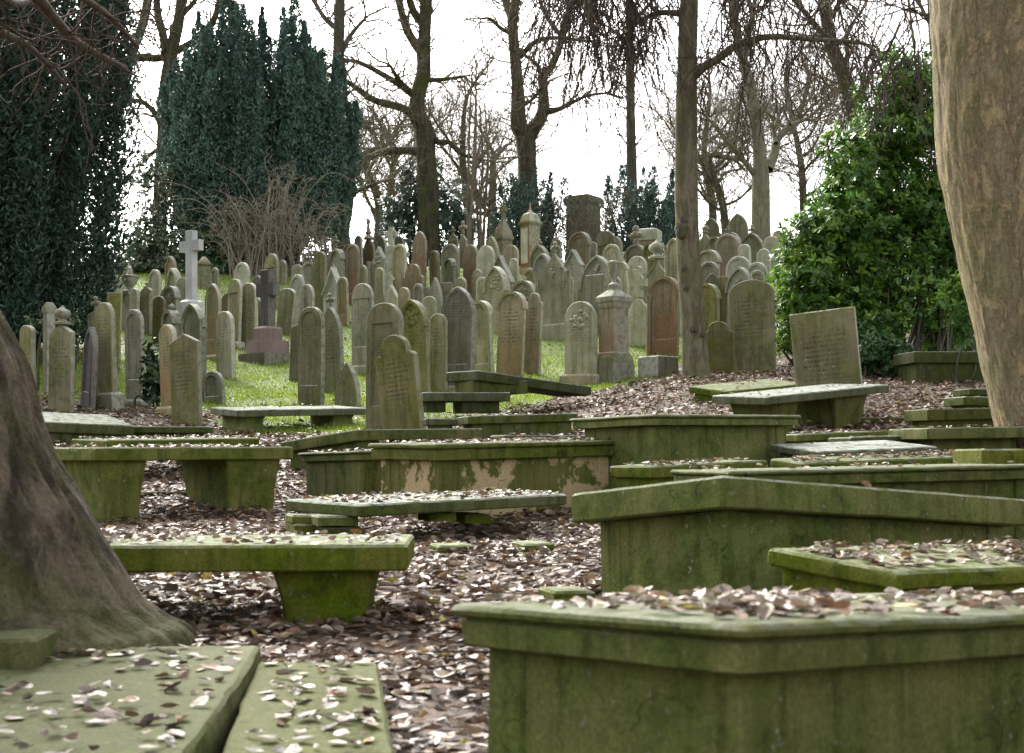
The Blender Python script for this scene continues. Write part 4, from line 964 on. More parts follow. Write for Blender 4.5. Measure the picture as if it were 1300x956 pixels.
# ------------------------------------------------------------------ bare trees
def grow(T, p, d, length, r, level, rs, droop=0.0, k=4, kids=5, wander=.35, rmin=.006):
    n = max(4, int(5 + length * 1.2)); P = [np.array(p)]; d = np.array(d, float); d /= np.linalg.norm(d) + 1e-9
    for i in range(n):
        d = d + rs.normal(0, wander / math.sqrt(n) * 1.3, 3) + np.array([0, 0, (.10 if droop == 0 else -droop) / n * 2])
        d /= np.linalg.norm(d); P.append(P[-1] + d * length / n)
    P = np.array(P); rad = np.linspace(r, max(rmin * .8, r * .32), n + 1)
    T.add(P, rad, k)
    if level > 0:
        for c in range(kids):
            i = int(rs.uniform(.2, 1.0) * n); i = min(i, n - 1)
            t = P[i+1] - P[i]; t /= np.linalg.norm(t) + 1e-9
            side = rs.normal(0, 1, 3); side -= t * side.dot(t); side /= np.linalg.norm(side) + 1e-9
            a = rs.uniform(.45, 1.05)
            grow(T, P[i+1], t * math.cos(a) + side * math.sin(a), length * rs.uniform(.35, .65), max(rmin, rad[i] * .6), level - 1, rs, droop, 3, max(2, kids - 1), wander, rmin)
def path_at(L, D, drift=0.0, y0=0.0):
    """photo-measured limb [(x, y, r)] -> points at distance D, drifting in depth along the limb"""
    L = np.array(L, float); t = np.r_[0, np.cumsum(np.hypot(np.diff(L[:, 0]), np.diff(L[:, 1])))]; t /= t[-1] + 1e-9
    Dd = D + y0 + drift * t
    P = np.stack([(L[:, 0] - CX)/F*Dd, Dd, (HY - L[:, 1])/F*Dd], -1); r = L[:, 2]/F*Dd
    Q = catmull(np.column_stack([P, r]), 5); return Q[:, :3], Q[:, 3]
def bare_tree(label, D, trunk, limbs, mat=BARK_DARK, seed=1, tw=1.0, kids=5, levels=2, twl=(.8, 2.2), step=.5, start=.35, group='bare trees behind the graves', droop=0.0, extra=None):
    rs = np.random.default_rng(seed)
    b = px(trunk[0][0], trunk[0][1], D); b.z = gz(b.x, D) 
    root = thing('bare_tree', label, 'tree', Matrix.Translation(b), group)
    T = Tubes(); TW = Tubes()
    P, r = path_at(trunk, D)
    if P[0][2] > b.z - .2: P = np.vstack([[P[0][0], D, b.z - .3], P]); r = np.r_[r[0]*1.15, r]
    T.add(P, r, 12, .07)
    runs = [(P, r, start)]
    for i, L in enumerate(limbs):
        q, rr = path_at(L, D, rs.uniform(-2.5, 2.5)); T.add(q, rr, 8, .06); runs.append((q, rr, .12))
    for (q, rr, s0) in runs:
        ln = np.r_[0, np.cumsum(np.linalg.norm(np.diff(q, axis=0), axis=1))]
        m = int(ln[-1] * (1 - s0) / step * tw * 2.8)
        for c in range(m):
            l = ln[-1] * rs.uniform(s0, 1.0); i = min(len(q) - 2, int(np.searchsorted(ln, l)))
            t = q[min(i+1, len(q)-1)] - q[i]; t /= np.linalg.norm(t) + 1e-9
            side = rs.normal(0, 1, 3); side[2] = side[2] * .6 + .1; side -= t * side.dot(t); side /= np.linalg.norm(side) + 1e-9
            a = rs.uniform(.5, 1.15)
            grow(TW, q[i], t*math.cos(a) + side*math.sin(a), rs.uniform(*twl), min(rr[i]*.45, .035), levels, rs, droop, 4, kids)
        # the tip breaks up into twigs
        t = q[-1] - q[-2]
        for c in range(3): grow(TW, q[-1], t/np.linalg.norm(t) + rs.normal(0, .35, 3), rs.uniform(*twl), rr[-1]*.8, levels, rs, droop, 4, kids)
    inv = Matrix.Translation(-b)
    me = T.mesh('trunk'); me.transform(inv); link('trunk', me, mat, root)
    if extra: extra(TW, rs)
    me = TW.mesh('branches'); me.transform(inv); link('branches', me, TWIG, root)
    return root
bare_tree('tall dark forked tree rising from the ivy bush, low limbs reaching left', 56,
    [(545, 330, 15), (544, 260, 13.5), (541, 200, 13), (538, 165, 12), (529, 145, 11.5), (530, 122, 9.5), (537, 92, 9), (538, 60, 8.5), (540, 30, 8), (543, -30, 7)],
    [[(532, 150, 7), (510, 137, 5), (473, 126, 4.2), (444, 106, 3), (425, 98, 2)], [(527, 122, 5), (502, 104, 4), (466, 84, 3), (444, 77, 2.5), (420, 84, 1.6)], [(537, 192, 6), (510, 191, 5), (491, 192, 4.5), (466, 202, 4), (447, 217, 3.5), (430, 222, 2)],
     [(536, 66, 7), (521, 46, 5.5), (511, 20, 5), (502, -20, 4)], [(536, 30, 6), (523, 10, 5), (515, -25, 4)], [(545, 168, 5), (556, 180, 4), (570, 181, 3), (585, 195, 2.4), (612, 203, 1.6)], [(540, 102, 3.5), (560, 101, 2.4), (590, 97, 1.6)], [(521, 119, 4), (505, 100, 3), (496, 84, 2)]], BARK_MOSS, 3)
bare_tree('mossy tree dividing low into a straight stem and an elbowed limb', 56,
    [(672, 330, 14), (670, 230, 12.5), (667, 176, 12), (658, 157, 11), (657, 115, 8), (653, 60, 7), (651, 26, 6.5), (658, -10, 5), (662, -40, 4)],
    [[(669, 178, 9), (678, 163, 8.5), (689, 143, 8), (690, 115, 6.5), (689, 97, 6), (699, 86, 5), (707, 68, 4.5), (715, 42, 4.5), (726, -5, 4)], [(651, 28, 5), (643, 5, 5), (634, -30, 4)], [(692, 142, 5), (711, 138, 3.2), (744, 122, 2), (770, 118, 1.4)], [(689, 98, 4.5), (684, 86, 3.2), (679, 79, 2)], [(660, 72, 4), (682, 52, 3), (711, 48, 2.4), (740, 52, 1.5)], [(651, 44, 3), (636, 36, 2.6), (622, 24, 2), (610, 24, 1.2)], [(713, 46, 3), (700, 30, 3), (688, 8, 2.2), (680, -15, 2)], [(665, 134, 2), (678, 124, 2), (687, 112, 2)]], BARK_MOSS, 5)
bare_tree('slim straight pole-like tree rising from the right-hand small yew', 59, [(803, 335, 8), (802, 240, 7), (801, 160, 6), (800, 85, 5.5), (799, 20, 5), (799, -40, 4.5)],
    [[(800, 60, 3), (780, 40, 2), (765, 30, 1.2)], [(800, 30, 3), (820, 10, 2), (835, -10, 1.2)]], BARK_DARK, 8, .8)
bare_tree('grey leafless tree with a forked right limb left of the laurel', 51, [(966, 330, 14), (966, 270, 12), (966, 225, 11), (964, 190, 8.5), (955, 127, 7.5), (942, 72, 6), (933, 25, 5), (928, -30, 4.5)],
    [[(975, 215, 7), (983, 195, 6), (985, 182, 5), (995, 167, 4), (1008, 156, 3.5), (1018, 135, 3), (1026, 110, 2.2)], [(958, 222, 4), (945, 205, 3.2), (932, 190, 3), (912, 165, 2.4), (895, 146, 1.6)], [(945, 80, 4), (950, 45, 3.6), (957, 10, 3), (960, -20, 2.4)], [(985, 182, 3), (983, 165, 2.6), (990, 140, 2)], [(1003, 158, 2.6), (1025, 150, 2), (1045, 132, 1.4)]], BARK_GREY, 9, 1.2)
bare_tree('big dark tree leaning out from behind the laurel shrub', 42, [(1096, 300, 13), (1092, 210, 12), (1084, 140, 11), (1071, 97, 9.5), (1055, 54, 8), (1047, 5, 8), (1045, -40, 7)],
    [[(1060, 60, 5), (1040, 38, 4), (1021, 15, 3.4), (1000, -10, 2.6)], [(1068, 92, 4), (1076, 70, 3), (1074, 50, 2.4), (1085, 25, 1.8)], [(1085, 140, 4), (1098, 110, 3), (1108, 85, 2)], [(1050, 30, 4), (1065, 5, 3), (1080, -20, 2)]], BARK_MOSS, 11)
bare_tree('tree whose foot shows beside the right edge of the big columnar yew', 53, [(436, 330, 14), (432, 295, 12), (440, 262, 8.5), (442, 225, 8), (437, 160, 8), (430, 90, 7.5), (431, 30, 7), (433, -30, 6)],
    [[(444, 250, 4), (455, 242, 3), (470, 236, 2), (486, 230, 1.4)], [(432, 70, 4), (445, 45, 3), (462, 25, 2)], [(431, 40, 4), (410, 20, 3), (392, -10, 2.4)], [(438, 150, 3), (455, 150, 2.4), (470, 165, 1.5)]], BARK_DARK, 13)
bare_tree('many-limbed tree in the gap between the two great yews', 54, [(204, 330, 9), (203, 230, 8), (206, 190, 7.5), (209, 120, 8), (219, 60, 8), (228, 20, 7), (234, -30, 6)],
    [[(211, 66, 6), (206, 40, 5.5), (200, 15, 5), (197, -25, 4)], [(220, 68, 5), (200, 74, 4.8), (182, 73, 5), (166, 78, 4), (154, 94, 3.6), (147, 112, 2)], [(190, -20, 6), (184, 20, 6), (174, 52, 5.5), (160, 95, 4.6), (156, 120, 3)], [(162, -15, 5), (155, 8, 5), (146, 24, 4.4), (132, 44, 3)], [(205, 160, 4), (195, 142, 3.6), (182, 130, 3), (166, 128, 2.4), (150, 134, 1.6)], [(222, 66, 4.6), (242, 55, 4.4), (262, 42, 4), (275, 15, 4), (282, -25, 3)], [(204, 187, 3), (190, 197, 2.6), (176, 209, 2.4), (164, 223, 1.8)], [(230, 20, 4), (248, 0, 3), (258, -25, 2.6)]], BARK_DARK, 15, 1.3)
bare_tree('thin trunk seen at the top beside the big flaking trunk', 38, [(1210, 400, 8), (1200, 250, 7.5), (1192, 120, 7), (1186, 50, 6.5), (1182, -30, 6)], [[(1186, 40, 3), (1170, 10, 2.4), (1160, -15, 1.6)]], BARK_DARK, 16, .7)
for i, (x, D, sd, lab) in enumerate(((475, 78, 21, 'faint far tree between the two dark forked trunks and the great yew'), (598, 74, 22, 'faint far tree in the open sky between the two mossy forked trees'), (903, 76, 24, 'far leafless tree between the weeping tree and the grey forked tree'), (1020, 72, 25, 'far leafless tree in front of the sky beside the laurel top'), (620, 82, 27, 'far twiggy tree low behind the gap beside the elbowed tree'), (500, 84, 28, 'far twiggy tree low behind the ivy bush mass'), (925, 64, 26, 'low spreading tree behind the dark round-backed gravestones'))):
    rs = np.random.default_rng(sd); h = rs.uniform(60, 190) if i < 4 else 180
    tr = [(x, 340, 6), (x + rs.normal(0, 4), 260, 5), (x + rs.normal(0, 8), 200, 4), (x + rs.normal(0, 10), h + 20, 2.4), (x + rs.normal(0, 12), h - 20, 1.2)]
    lm = []
    for k in range(6):
        y = rs.uniform(h + 60 if h < 150 else h + 20, 285); x0_ = float(np.interp(y, [q[1] for q in tr[::-1]], [q[0] for q in tr[::-1]])); sx = rs.choice([-1, 1]); w = rs.uniform(25, 70)
        lm.append([(x0_, y, 2.2), (x0_ + sx*w*.4, y - rs.uniform(12, 30), 1.6), (x0_ + sx*w, y - rs.uniform(35, 80), .9)])
    bare_tree(lab, D, tr, lm, BARK_DARK, sd, 1.5, 6, 2, (1.4, 3.2), .8, .15)
def sapling(x, D, top, lab, sd):
    rs = np.random.default_rng(sd); b = px(x, 300, D); b.z = gz(b.x, D); root = thing('sapling', lab, 'young tree', Matrix.Translation(b), 'saplings in the middle')
    T = Tubes()
    for k in range(3):
        xx = x + rs.normal(0, 4); q, r = path_at([(x, 345, 2.4), (xx, 270, 2.0), (xx + rs.normal(0, 5), (270 + top)/2, 1.5), (xx + rs.normal(0, 9), top, .7)], D, rs.uniform(-1, 1)); T.add(q, r, 5)
        for c in range(14):
            i = int(rs.uniform(.25, .98) * (len(q) - 1)); grow(T, q[i], np.array([rs.normal(0, .5), rs.normal(0, .5), 1.0]), rs.uniform(.7, 2.0), .012, 1, rs, 0, 3, 4)
    me = T.mesh('stem'); me.transform(Matrix.Translation(-b)); link('stem', me, TWIG, root)
sapling(596, 53, 75, 'tall thin sapling clump in the middle of the open sky', 31)
sapling(612, 54, 130, 'shorter thin sapling right of the tall sapling clump', 32)

# ------------------------------------------------------------------ the slender weeping tree
def weeping():
    rs = np.random.default_rng(41); D = hit(884, 478)
    b = px(884, 478, D); b.z = gz(b.x, D)
    root = thing('weeping_tree', 'slender grey trunk with an arching branch and hanging twigs among the graves', 'tree', Matrix.Translation(b))
    T = Tubes(); TW = Tubes()
    P, r = path_at([(886, 484, 22), (884, 474, 18.5), (882, 440, 16.2), (878, 380, 15.5), (873, 300, 15), (871, 230, 14.5), (871, 150, 13.8), (873, 60, 12.4), (875, 0, 11.5), (877, -80, 10), (880, -200, 7)], D)
    T.add(P, r, 18, .035)
    limbs = [([(873, 108, 6), (881, 97, 6), (895, 84, 5.6), (911, 75, 5.3), (938, 56, 4.8), (975, 47, 4), (1010, 48, 3.6), (1046, 51, 3), (1080, 53, 2.6), (1103, 59, 2.2), (1118, 85, 1.6), (1126, 130, 1.0)], -1.5),
             ([(872, 22, 5), (858, 17, 4), (835, 17, 3.4), (812, 27, 2.6), (795, 45, 2), (785, 80, 1.2)], 1.0),
             ([(875, -60, 7), (845, -90, 6), (805, -95, 5), (770, -70, 4), (752, -25, 2.6), (746, 30, 1.6)], -1.0),
             ([(876, -90, 6), (830, -140, 5), (780, -150, 4), (745, -110, 3), (730, -50, 2), (726, 10, 1.2)], 2.0),
             ([(878, -100, 6), (920, -130, 5), (980, -120, 4), (1030, -70, 3), (1060, -10, 2), (1072, 40, 1.2)], 1.5),
             ([(877, -70, 5), (905, -80, 4), (935, -50, 3), (952, 0, 2), (958, 60, 1.2)], -2.0),
             ([(878, -110, 6), (960, -180, 5), (1080, -160, 4), (1130, -90, 3), (1150, -20, 2), (1160, 60, 1.2)], -2.5)]
    def hang(p, L, r0):
        n = 9; q = [np.array(p)]; d = np.array([rs.normal(0, .35), rs.normal(0, .35), -.5])
        for i in range(n):
            d = d + rs.normal(0, .16, 3) + np.array([0, 0, -.16]); d /= np.linalg.norm(d); q.append(q[-1] + d*L/n)
        q = np.array(q); TW.add(q, np.linspace(r0, .008, n + 1), 4)
        for c in range(int(3 + L*2.2)):
            i = rs.integers(1, n); dd = np.array([rs.normal(0, .6), rs.normal(0, .6), -.6]); l = rs.uniform(.18, .55)
            m = q[i] + dd/np.linalg.norm(dd)*l*.5; e = m + np.array([rs.normal(0, .1), rs.normal(0, .1), -l*.55])
            TW.add(np.array([q[i], m, e]), [.009, .008, .006], 3)
    for li, (L, dr) in enumerate(limbs):
        q, rr = path_at(L, D, dr); T.add(q, rr, 8, .04)
        ln = np.linalg.norm(np.diff(q, axis=0), axis=1).sum()
        cnt = [42, 28, 84, 95, 44, 40, 34][li]; mx = [1.3, 1.5, 3.6, 4.4, 3.2, 2.6, 3.4][li]
        for c in range(cnt):
            i = int(rs.uniform(.25, .99) * (len(q) - 1)); grow(TW, q[i], rs.normal(0, 1, 3) + np.array([0, 0, .2]), rs.uniform(.3, .9), .016, 0, rs, .3, 4)
            hang(q[i] + rs.normal(0, .25, 3), rs.uniform(.35, 1.0) * mx, .012)
    # a knot on the left of the trunk and short snags
    me = blob_mesh('burr', [(0, 0, 0, .14, .16, .16), (-.02, -.05, -.10, .10, .12, .11), (.03, -.04, .13, .09, .10, .10)], .5)
    link('burr', me, BARK_DARK, root, Matrix.Translation(px(866, 290, D - .12) - b))
    for (x, y) in ((868, 340), (870, 365), (892, 424), (884, 418), (879, 418)):
        link('knot', blob_mesh('knot', [(0, 0, 0, .045, .03, .06)], .4), BARK_DARK, root, Matrix.Translation(px(x, y, D - .23) - b))
    inv = Matrix.Translation(-b)
    me = T.mesh('trunk'); me.transform(inv); link('trunk', me, BARK_SLIM, root)
    me = TW.mesh('branches'); me.transform(inv); link('branches', me, TWIG_DARK, root)
weeping()

# ------------------------------------------------------------------ the two big trunks close by
def big_trunk(label, ctr, mat, twigs=None, lobes=(), seed=0, nseg=48, name='tree', noise_amp=.05, ridge=.03):
    """ctr: [(x, y, z, rx)] centre line in metres; lobes: [(angle, height reach, swell)] root buttresses"""
    C = np.array(ctr, float); b = Vector((C[0, 0], C[0, 1], C[0, 2] + .25)); root = thing(name, label, 'tree', Matrix.Translation(b))
    Q = catmull(C, 22); n = len(Q); V = []
    for i, (x, y, z, r) in enumerate(Q):
        for k in range(nseg):
            th = 2*math.pi*k/nseg; e = 1.0
            for (an, reach, sw) in lobes:
                dz = max(0, z - C[0, 2]); e += sw * math.exp(-(dz/reach)**1.3) * max(0, math.cos(th - an))**4
            p = Vector((math.cos(th)*1.3, math.sin(th)*1.3, z*.55 + seed)); p2 = Vector((math.cos(th)*5, math.sin(th)*5, z*1.5 + seed))
            e += noise_amp*1.4*mnoise.noise(p) + noise_amp*.7*mnoise.noise(p2) + noise_amp*.35*mnoise.noise(p2*3.1)
            rg = abs(mnoise.noise(Vector((math.cos(th)*7, math.sin(th)*7, z*1.1 + seed)))); rg2 = mnoise.noise(Vector((math.cos(th)*22, math.sin(th)*22, z*5 + seed)))
            e += ridge * (rg - .2) + ridge * .3 * rg2
            V.append((x + r*e*math.cos(th), y + r*e*math.sin(th), z))
    i = np.arange(n - 1)[:, None]*nseg + np.arange(nseg)[None]; j = np.arange(n - 1)[:, None]*nseg + (np.arange(nseg)[None] + 1) % nseg
    me = npmesh('trunk', V, np.stack([i, j, j + nseg, i + nseg], -1).reshape(-1, 4), sm=True); me.transform(Matrix.Translation(-b)); link('trunk', me, mat, root)
    return root, b
DR = 14.3; sR = F/DR
def rx(x, y, rad): return ((x - CX)/sR + rad, DR, (HY - y)/sR, rad)
big_trunk('massive pale flaking trunk at the right edge, narrowing to its foot', [rx(1279, 600, .43), rx(1270, 566, .44), rx(1256, 500, .50), rx(1241, 425, .56), rx(1224, 350, .60), rx(1207, 275, .62), rx(1193, 200, .63), rx(1187, 100, .62), rx(1184, 0, .61), rx(1182, -150, .6)], BARK_PLATE, seed=3, noise_amp=.045, nseg=200)
def left_tree():
    D = 5.55; s = F/D; g0 = gz(-2.4, D)
    ed = [(232, 815), (196, 788), (165, 763), (138, 722), (112, 678), (92, 640), (58, 580), (34, 525), (19, 470), (0, 428), (-45, 340), (-75, 240), (-100, 100), (-120, -100)]
    ctr = []
    for (x, y) in ed:
        z = (HY - y)/s; xr = (x - CX)/s; r = .44 + .06*min(1, max(0, z - g0)/2)
        if z - g0 < .9: r = .44 + .26 * (1 - (z - g0)/.9)**2
        ctr.append((xr - r, D, z, r))
    ctr.insert(0, (ctr[0][0] - .02, D, ctr[0][2] - .35, ctr[0][3]*1.25))
    root, b = big_trunk('huge buttressed dark trunk flaring across the left foreground', ctr, BARK_ROOT, seed=9, noise_amp=.06, ridge=.085, nseg=200, lobes=((-1.2, .35, .45), (-2.2, .5, .4), (2.4, .5, .3)))
    # its overhanging boughs reach across the top of the yew
    rs = np.random.default_rng(77); inv = Matrix.Translation(-b)
    for L, y0, dr in (([(-120, -120, 14), (-40, -60, 12), (30, -20, 9), (70, 25, 7), (95, 52, 6), (130, 72, 4.4), (160, 86, 2.6)], 0, 9), ([(-120, -100, 12), (-60, 0, 9), (0, 40, 6), (40, 62, 4), (85, 110, 2.4)], 0, 8), ([(-120, -140, 8), (30, -20, 6), (90, -10, 5), (140, 22, 4), (175, 60, 2.6)], 0, 8), ([(-120, -110, 9), (-60, -60, 8), (10, 2, 6), (45, 6, 4.4), (80, 40, 2.6)], 0, 8)):
        T = Tubes(); q, rr = path_at(L, D, dr, y0); T.add(q, rr, 8, .05)
        for c in range(10):
            i = int(rs.uniform(.4, .98) * (len(q) - 1)); t = q[min(i+1, len(q)-1)] - q[i]
            grow(T, q[i], t/np.linalg.norm(t) + rs.normal(0, .6, 3), rs.uniform(.5, 1.2), .012, 1, rs, .1, 4, 4, rmin=.004)
        me = T.mesh('bough'); me.transform(inv); link('bough', me, TWIG_DARK, root)
left_tree()

# ------------------------------------------------------------------ evergreens
def spray(B, P, up, size, col, var=.35):
    """flat sprays of needles: small kites along direction up"""
    n = len(P); N = rng.normal(0, 1, (n, 3)); V, Fq = leaf_verts(P, N/np.linalg.norm(N, axis=1, keepdims=True), size, size*rng.uniform(.2, .36, n), rng.uniform(-.1, .2, n), A=up)
    c = np.asarray(col)[None] * rng.uniform(1 - var, 1 + var, (n, 1)); c = c * (1 + rng.normal(0, .08, (n, 3)))
    B.add(V, Fq, np.repeat(np.clip(c, .002, 1), 6, 0))
def yew(label, x, D, half_w, top, n_pl, per, col=(.028, .055, .042), depth=None, lean=.0, base_y=None, skirt=0.0, sz=(.16, .34), group='columnar yews', seed=1, pr=(.26, .46), topvar=.22, dome=.16):
    """columnar yew of many upright plumes; half_w, top in metres"""
    rs = np.random.default_rng(seed); b = px(x, 400, D); b.z = gz(b.x, D)
    root = thing('yew', label, 'tree', Matrix.Translation(b), group); B = Batch(); T = Tubes()
    dep = depth or half_w*.8
    for i in range(n_pl):
        a = rs.uniform(0, 2*np.pi); q = rs.uniform(.05, 1)**.55
        if i % 3 == 0: q = rs.uniform(.85, 1.0)
        ox, oy = q*half_w*math.cos(a), q*dep*math.sin(a)
        H = top * (1 - dome*q*q) * rs.uniform(1 - topvar, 1.0); z0 = skirt * rs.uniform(.5, 1.2) + .25*q*rs.uniform(0, 1)
        r = rs.uniform(*pr); n = int(per * H / 8 * (1.0 if math.sin(a) < .3 else .6))
        t = rs.uniform(0, 1, n)**.9; z = z0 + (H - z0)*t
        rr = r * np.clip(1.1 - .95*t**3.2, .05, 1) * (1 + .35*np.sin(z*2.4 + i) + .2*np.sin(z*6.1 + 2*i)) * rs.uniform(.45, 1.05, n)
        th = rs.uniform(0, 2*np.pi, n); sway = .12*np.sin(z*.8 + i*1.7)
        spread = 1 - .15*(1 - t)**1.5                                       # the plumes splay outwards with height
        P = np.stack([ox*spread + rr*np.cos(th) + sway + lean*z, oy*spread + rr*np.sin(th), z], -1)
        up = np.stack([np.cos(th)*.55, np.sin(th)*.55, np.full(n, .8)], -1) + rs.normal(0, .35, (n, 3))
        spray(B, P, up, rs.uniform(*sz, n), np.array(col) * rs.uniform(.75, 1.25))
        zz = np.linspace(-.2, H*.85, 7); T.add(np.stack([ox*np.linspace(.35, 1, 7) + lean*zz, oy*np.linspace(.35, 1, 7), zz], -1), np.linspace(.07, .015, 7), 5)
    link('trunk', T.mesh('trunk'), BARK_DARK, root); link('crown', B.mesh('crown'), M_YEW, root)
yew('huge dark yew filling the left edge of the graveyard', -30, 31.5, 3.35, 11.5, 125, 2300, (.04, .074, .052), seed=51, depth=2.6, sz=(.08, .19), skirt=.3)
yew('broad blue-green columnar yew behind the white cross', 327, 49, 3.3, 10.0, 140, 1900, (.078, .138, .108), seed=52, depth=2.6, sz=(.10, .22), skirt=1.3, lean=.0, topvar=.16, dome=.36, pr=(.26, .5))
yew('small ragged yew at the foot of the elbowed tree', 676, 55, 1.35, 4.2, 24, 1500, (.07, .12, .10), seed=53, sz=(.10, .22), topvar=.4)
yew('small pointed yew below the pole-like tree', 808, 56, 1.45, 4.3, 24, 1500, (.07, .12, .10), seed=54, sz=(.10, .22), topvar=.4)
yew('thin young yew just left of the weeping tree', 852, 57, .5, 3.6, 6, 800, (.07, .12, .10), seed=55, sz=(.15, .28), topvar=.4)

def bush(label, cx, D, lumps, n, size, cols, name='bush', mat=None, ratio=.42, group=None, seed=1, stems=8, shell=.55, droop=-.1, fill=None, cat='shrub', up=.5):
    """lumps [(x px, y px, rx m, ry m, rz m, depth offset)] ; leaves spread through the outer part of every lump"""
    rs = np.random.default_rng(seed); b = px(cx, 400, D); b.z = gz(b.x, D)
    root = thing(name, label, cat, Matrix.Translation(b), group); B = Batch(); T = Tubes()
    vol = np.array([l[2]*l[4] for l in lumps]); vol = vol/vol.sum()
    for (x, y, ax, ay, az, dd), f in zip(lumps, vol):
        c = np.array(px(x, y, D + dd) - b); m = int(n*f)
        # leaf whorls on short shoots
        k = max(8, m // 7); d = rs.normal(0, 1, (k, 3)); d /= np.linalg.norm(d, axis=1, keepdims=True)
        rad = (rs.uniform(shell**3, 1, k))**(1/3) * (1 + .22*np.sin(d[:, 0]*5 + x) + .18*np.sin(d[:, 2]*6 + y))
        S_ = c + d * rad[:, None] * np.array([ax, ay, az]); S_[:, 2] = np.maximum(S_[:, 2], .03)
        ax_ = d * .8 + np.array([0, 0, up]) + rs.normal(0, .35, (k, 3)); ax_ /= np.linalg.norm(ax_, axis=1, keepdims=True)
        P = np.repeat(S_, 7, 0); A = np.repeat(ax_, 7, 0); s_ = rs.uniform(*size, len(P))
        q = rs.normal(0, 1, A.shape); q -= A * (A*q).sum(1, keepdims=True); q /= np.linalg.norm(q, axis=1, keepdims=True)
        L = A*rs.uniform(.1, .7, (len(P), 1)) + q; L[:, 2] += droop; L /= np.linalg.norm(L, axis=1, keepdims=True)
        N = A - L*(A*L).sum(1, keepdims=True); N /= np.linalg.norm(N, axis=1, keepdims=True) + 1e-6
        V, Fq = leaf_verts(P + L*s_[:, None]*.55 + A*rs.uniform(-.06, .06, (len(P), 1)), N, s_, s_*ratio, rs.uniform(-.05, .12, len(P)), A=L)
        cc = np.array(cols)[np.repeat(rs.integers(0, len(cols), k), 7)] * rs.uniform(.7, 1.3, (len(P), 1)); B.add(V, Fq, np.repeat(cc, 6, 0))
        for j in range(stems):
            e = S_[rs.integers(0, k)]; s0 = np.array([rs.normal(0, .25) + c[0]*.6, rs.normal(0, .2) + c[1]*.6, -.2]); mid = (s0 + e)/2 + rs.normal(0, .15, 3)
            T.add(catmull([s0, mid, e], 4), np.linspace(.03, .008, 9), 4)
    link('stems', T.mesh('stems'), BARK_DARK, root); link('foliage', B.mesh('foliage'), mat or M_IVY, root)
LC = [(.085, .185, .022), (.065, .155, .025), (.12, .24, .025), (.05, .125, .025), (.17, .29, .035)]
DL = 28.0
bush('tall glossy laurel shrub standing behind the leaning blank headstone', 1110, DL, [
    (1060, 400, .95, .9, .95, 0), (1025, 330, .62, .7, .9, -.3), (1110, 320, 1.15, 1.1, 1.3, .3), (1090, 230, .95, .9, 1.1, .2), (1175, 260, 1.0, 1.0, 1.4, .6), (1130, 160, .75, .8, .95, .4), (1185, 130, .7, .8, 1.1, .7),
    (1140, 110, .42, .5, .7, .5), (1005, 420, .42, .5, .5, -.5), (1190, 380, .9, .9, 1.0, .9), (1060, 290, .7, .7, .7, -.4), (1110, 420, .6, .6, .6, -.3), (1225, 300, .7, .8, 1.4, 1.0), (1000, 385, .28, .35, .4, -.6), (1225, 190, .7, .8, 1.3, 1.2), (1215, 410, .8, .8, .8, 1.2)], 68000, (.10, .17), LC, 'laurel_shrub', M_LAUREL, .42, None, 61, 7, .3)
bush('low bright rhododendron seedling bush at the laurel foot beside the blank headstone', 1122, 26.0, [(1108, 442, .42, .4, .42, 0), (1132, 452, .36, .35, .3, -.3), (1092, 455, .3, .3, .25, -.2)], 2600, (.09, .15), [(.05, .125, .03), (.04, .10, .025)], 'low_shrub', M_LAUREL, .34, None, 62, 4, .2)
bush('drooping laurel sprig hanging by the flaking trunk', 1215, 25.0, [(1212, 385, .3, .3, .5, 0), (1222, 420, .25, .25, .3, 0)], 900, (.10, .17), LC, 'low_shrub', M_LAUREL, .34, None, 63, 5, .1)
bush('sparse greyish holly standing in the gap between the great yews', 195, 47, [(190, 285, .9, .8, 1.6, 0), (215, 240, .5, .5, 1.2, .3), (170, 320, .9, .7, .9, -.4), (225, 310, .7, .7, .9, -.2), (185, 215, .35, .4, .8, .2), (160, 350, .8, .6, .6, -.5), (200, 345, .9, .7, .6, -.7)], 7000, (.09, .16), [(.09, .12, .075), (.07, .10, .055), (.12, .14, .08)], 'holly', M_IVY, .55, None, 64, 9, .15)
bush('green leafy shrub beside the white cross and brambles', 272, 46.5, [(262, 315, .75, .7, .75, 0), (290, 305, .6, .6, .8, .3), (285, 340, .7, .6, .5, -.3), (250, 340, .5, .5, .5, -.2)], 6500, (.09, .16), [(.06, .13, .05), (.075, .15, .055), (.045, .10, .04)], 'leafy_shrub', M_IVY, .45, None, 65, 6, .3)
bush('ivy-covered bush mass around the foot of the tall forked tree', 542, 57, [(525, 255, .85, .8, 1.2, 0), (565, 262, .9, .8, 1.1, .3), (500, 275, .7, .7, .9, -.2), (545, 215, .5, .5, .9, 0), (590, 285, .6, .6, .8, .2), (515, 225, .35, .4, .7, .1), (545, 300, 1.1, .8, .9, -.5)], 14000, (.10, .18), [(.08, .125, .095), (.06, .10, .075), (.10, .145, .11)], 'holly', M_IVY, .5, None, 66, 9, .25)
bush('dark ivy clump low between two headstones on the left', 195, 23.4, [(195, 468, .14, .18, .45, 0), (196, 495, .18, .2, .22, -.1)], 1100, (.06, .11), [(.02, .045, .02), (.03, .06, .02)], 'ivy_clump', M_IVY, .7, None, 67, 3, .2, cat='ivy')
bush('ivy trailing over the stones at the edge of the dark yew', 75, 26.9, [(62, 408, .35, .2, .16, 0), (88, 412, .2, .2, .2, 0)], 500, (.06, .11), [(.06, .09, .03)], 'ivy_clump', M_IVY, .7, None, 68, 3, .1, cat='ivy')
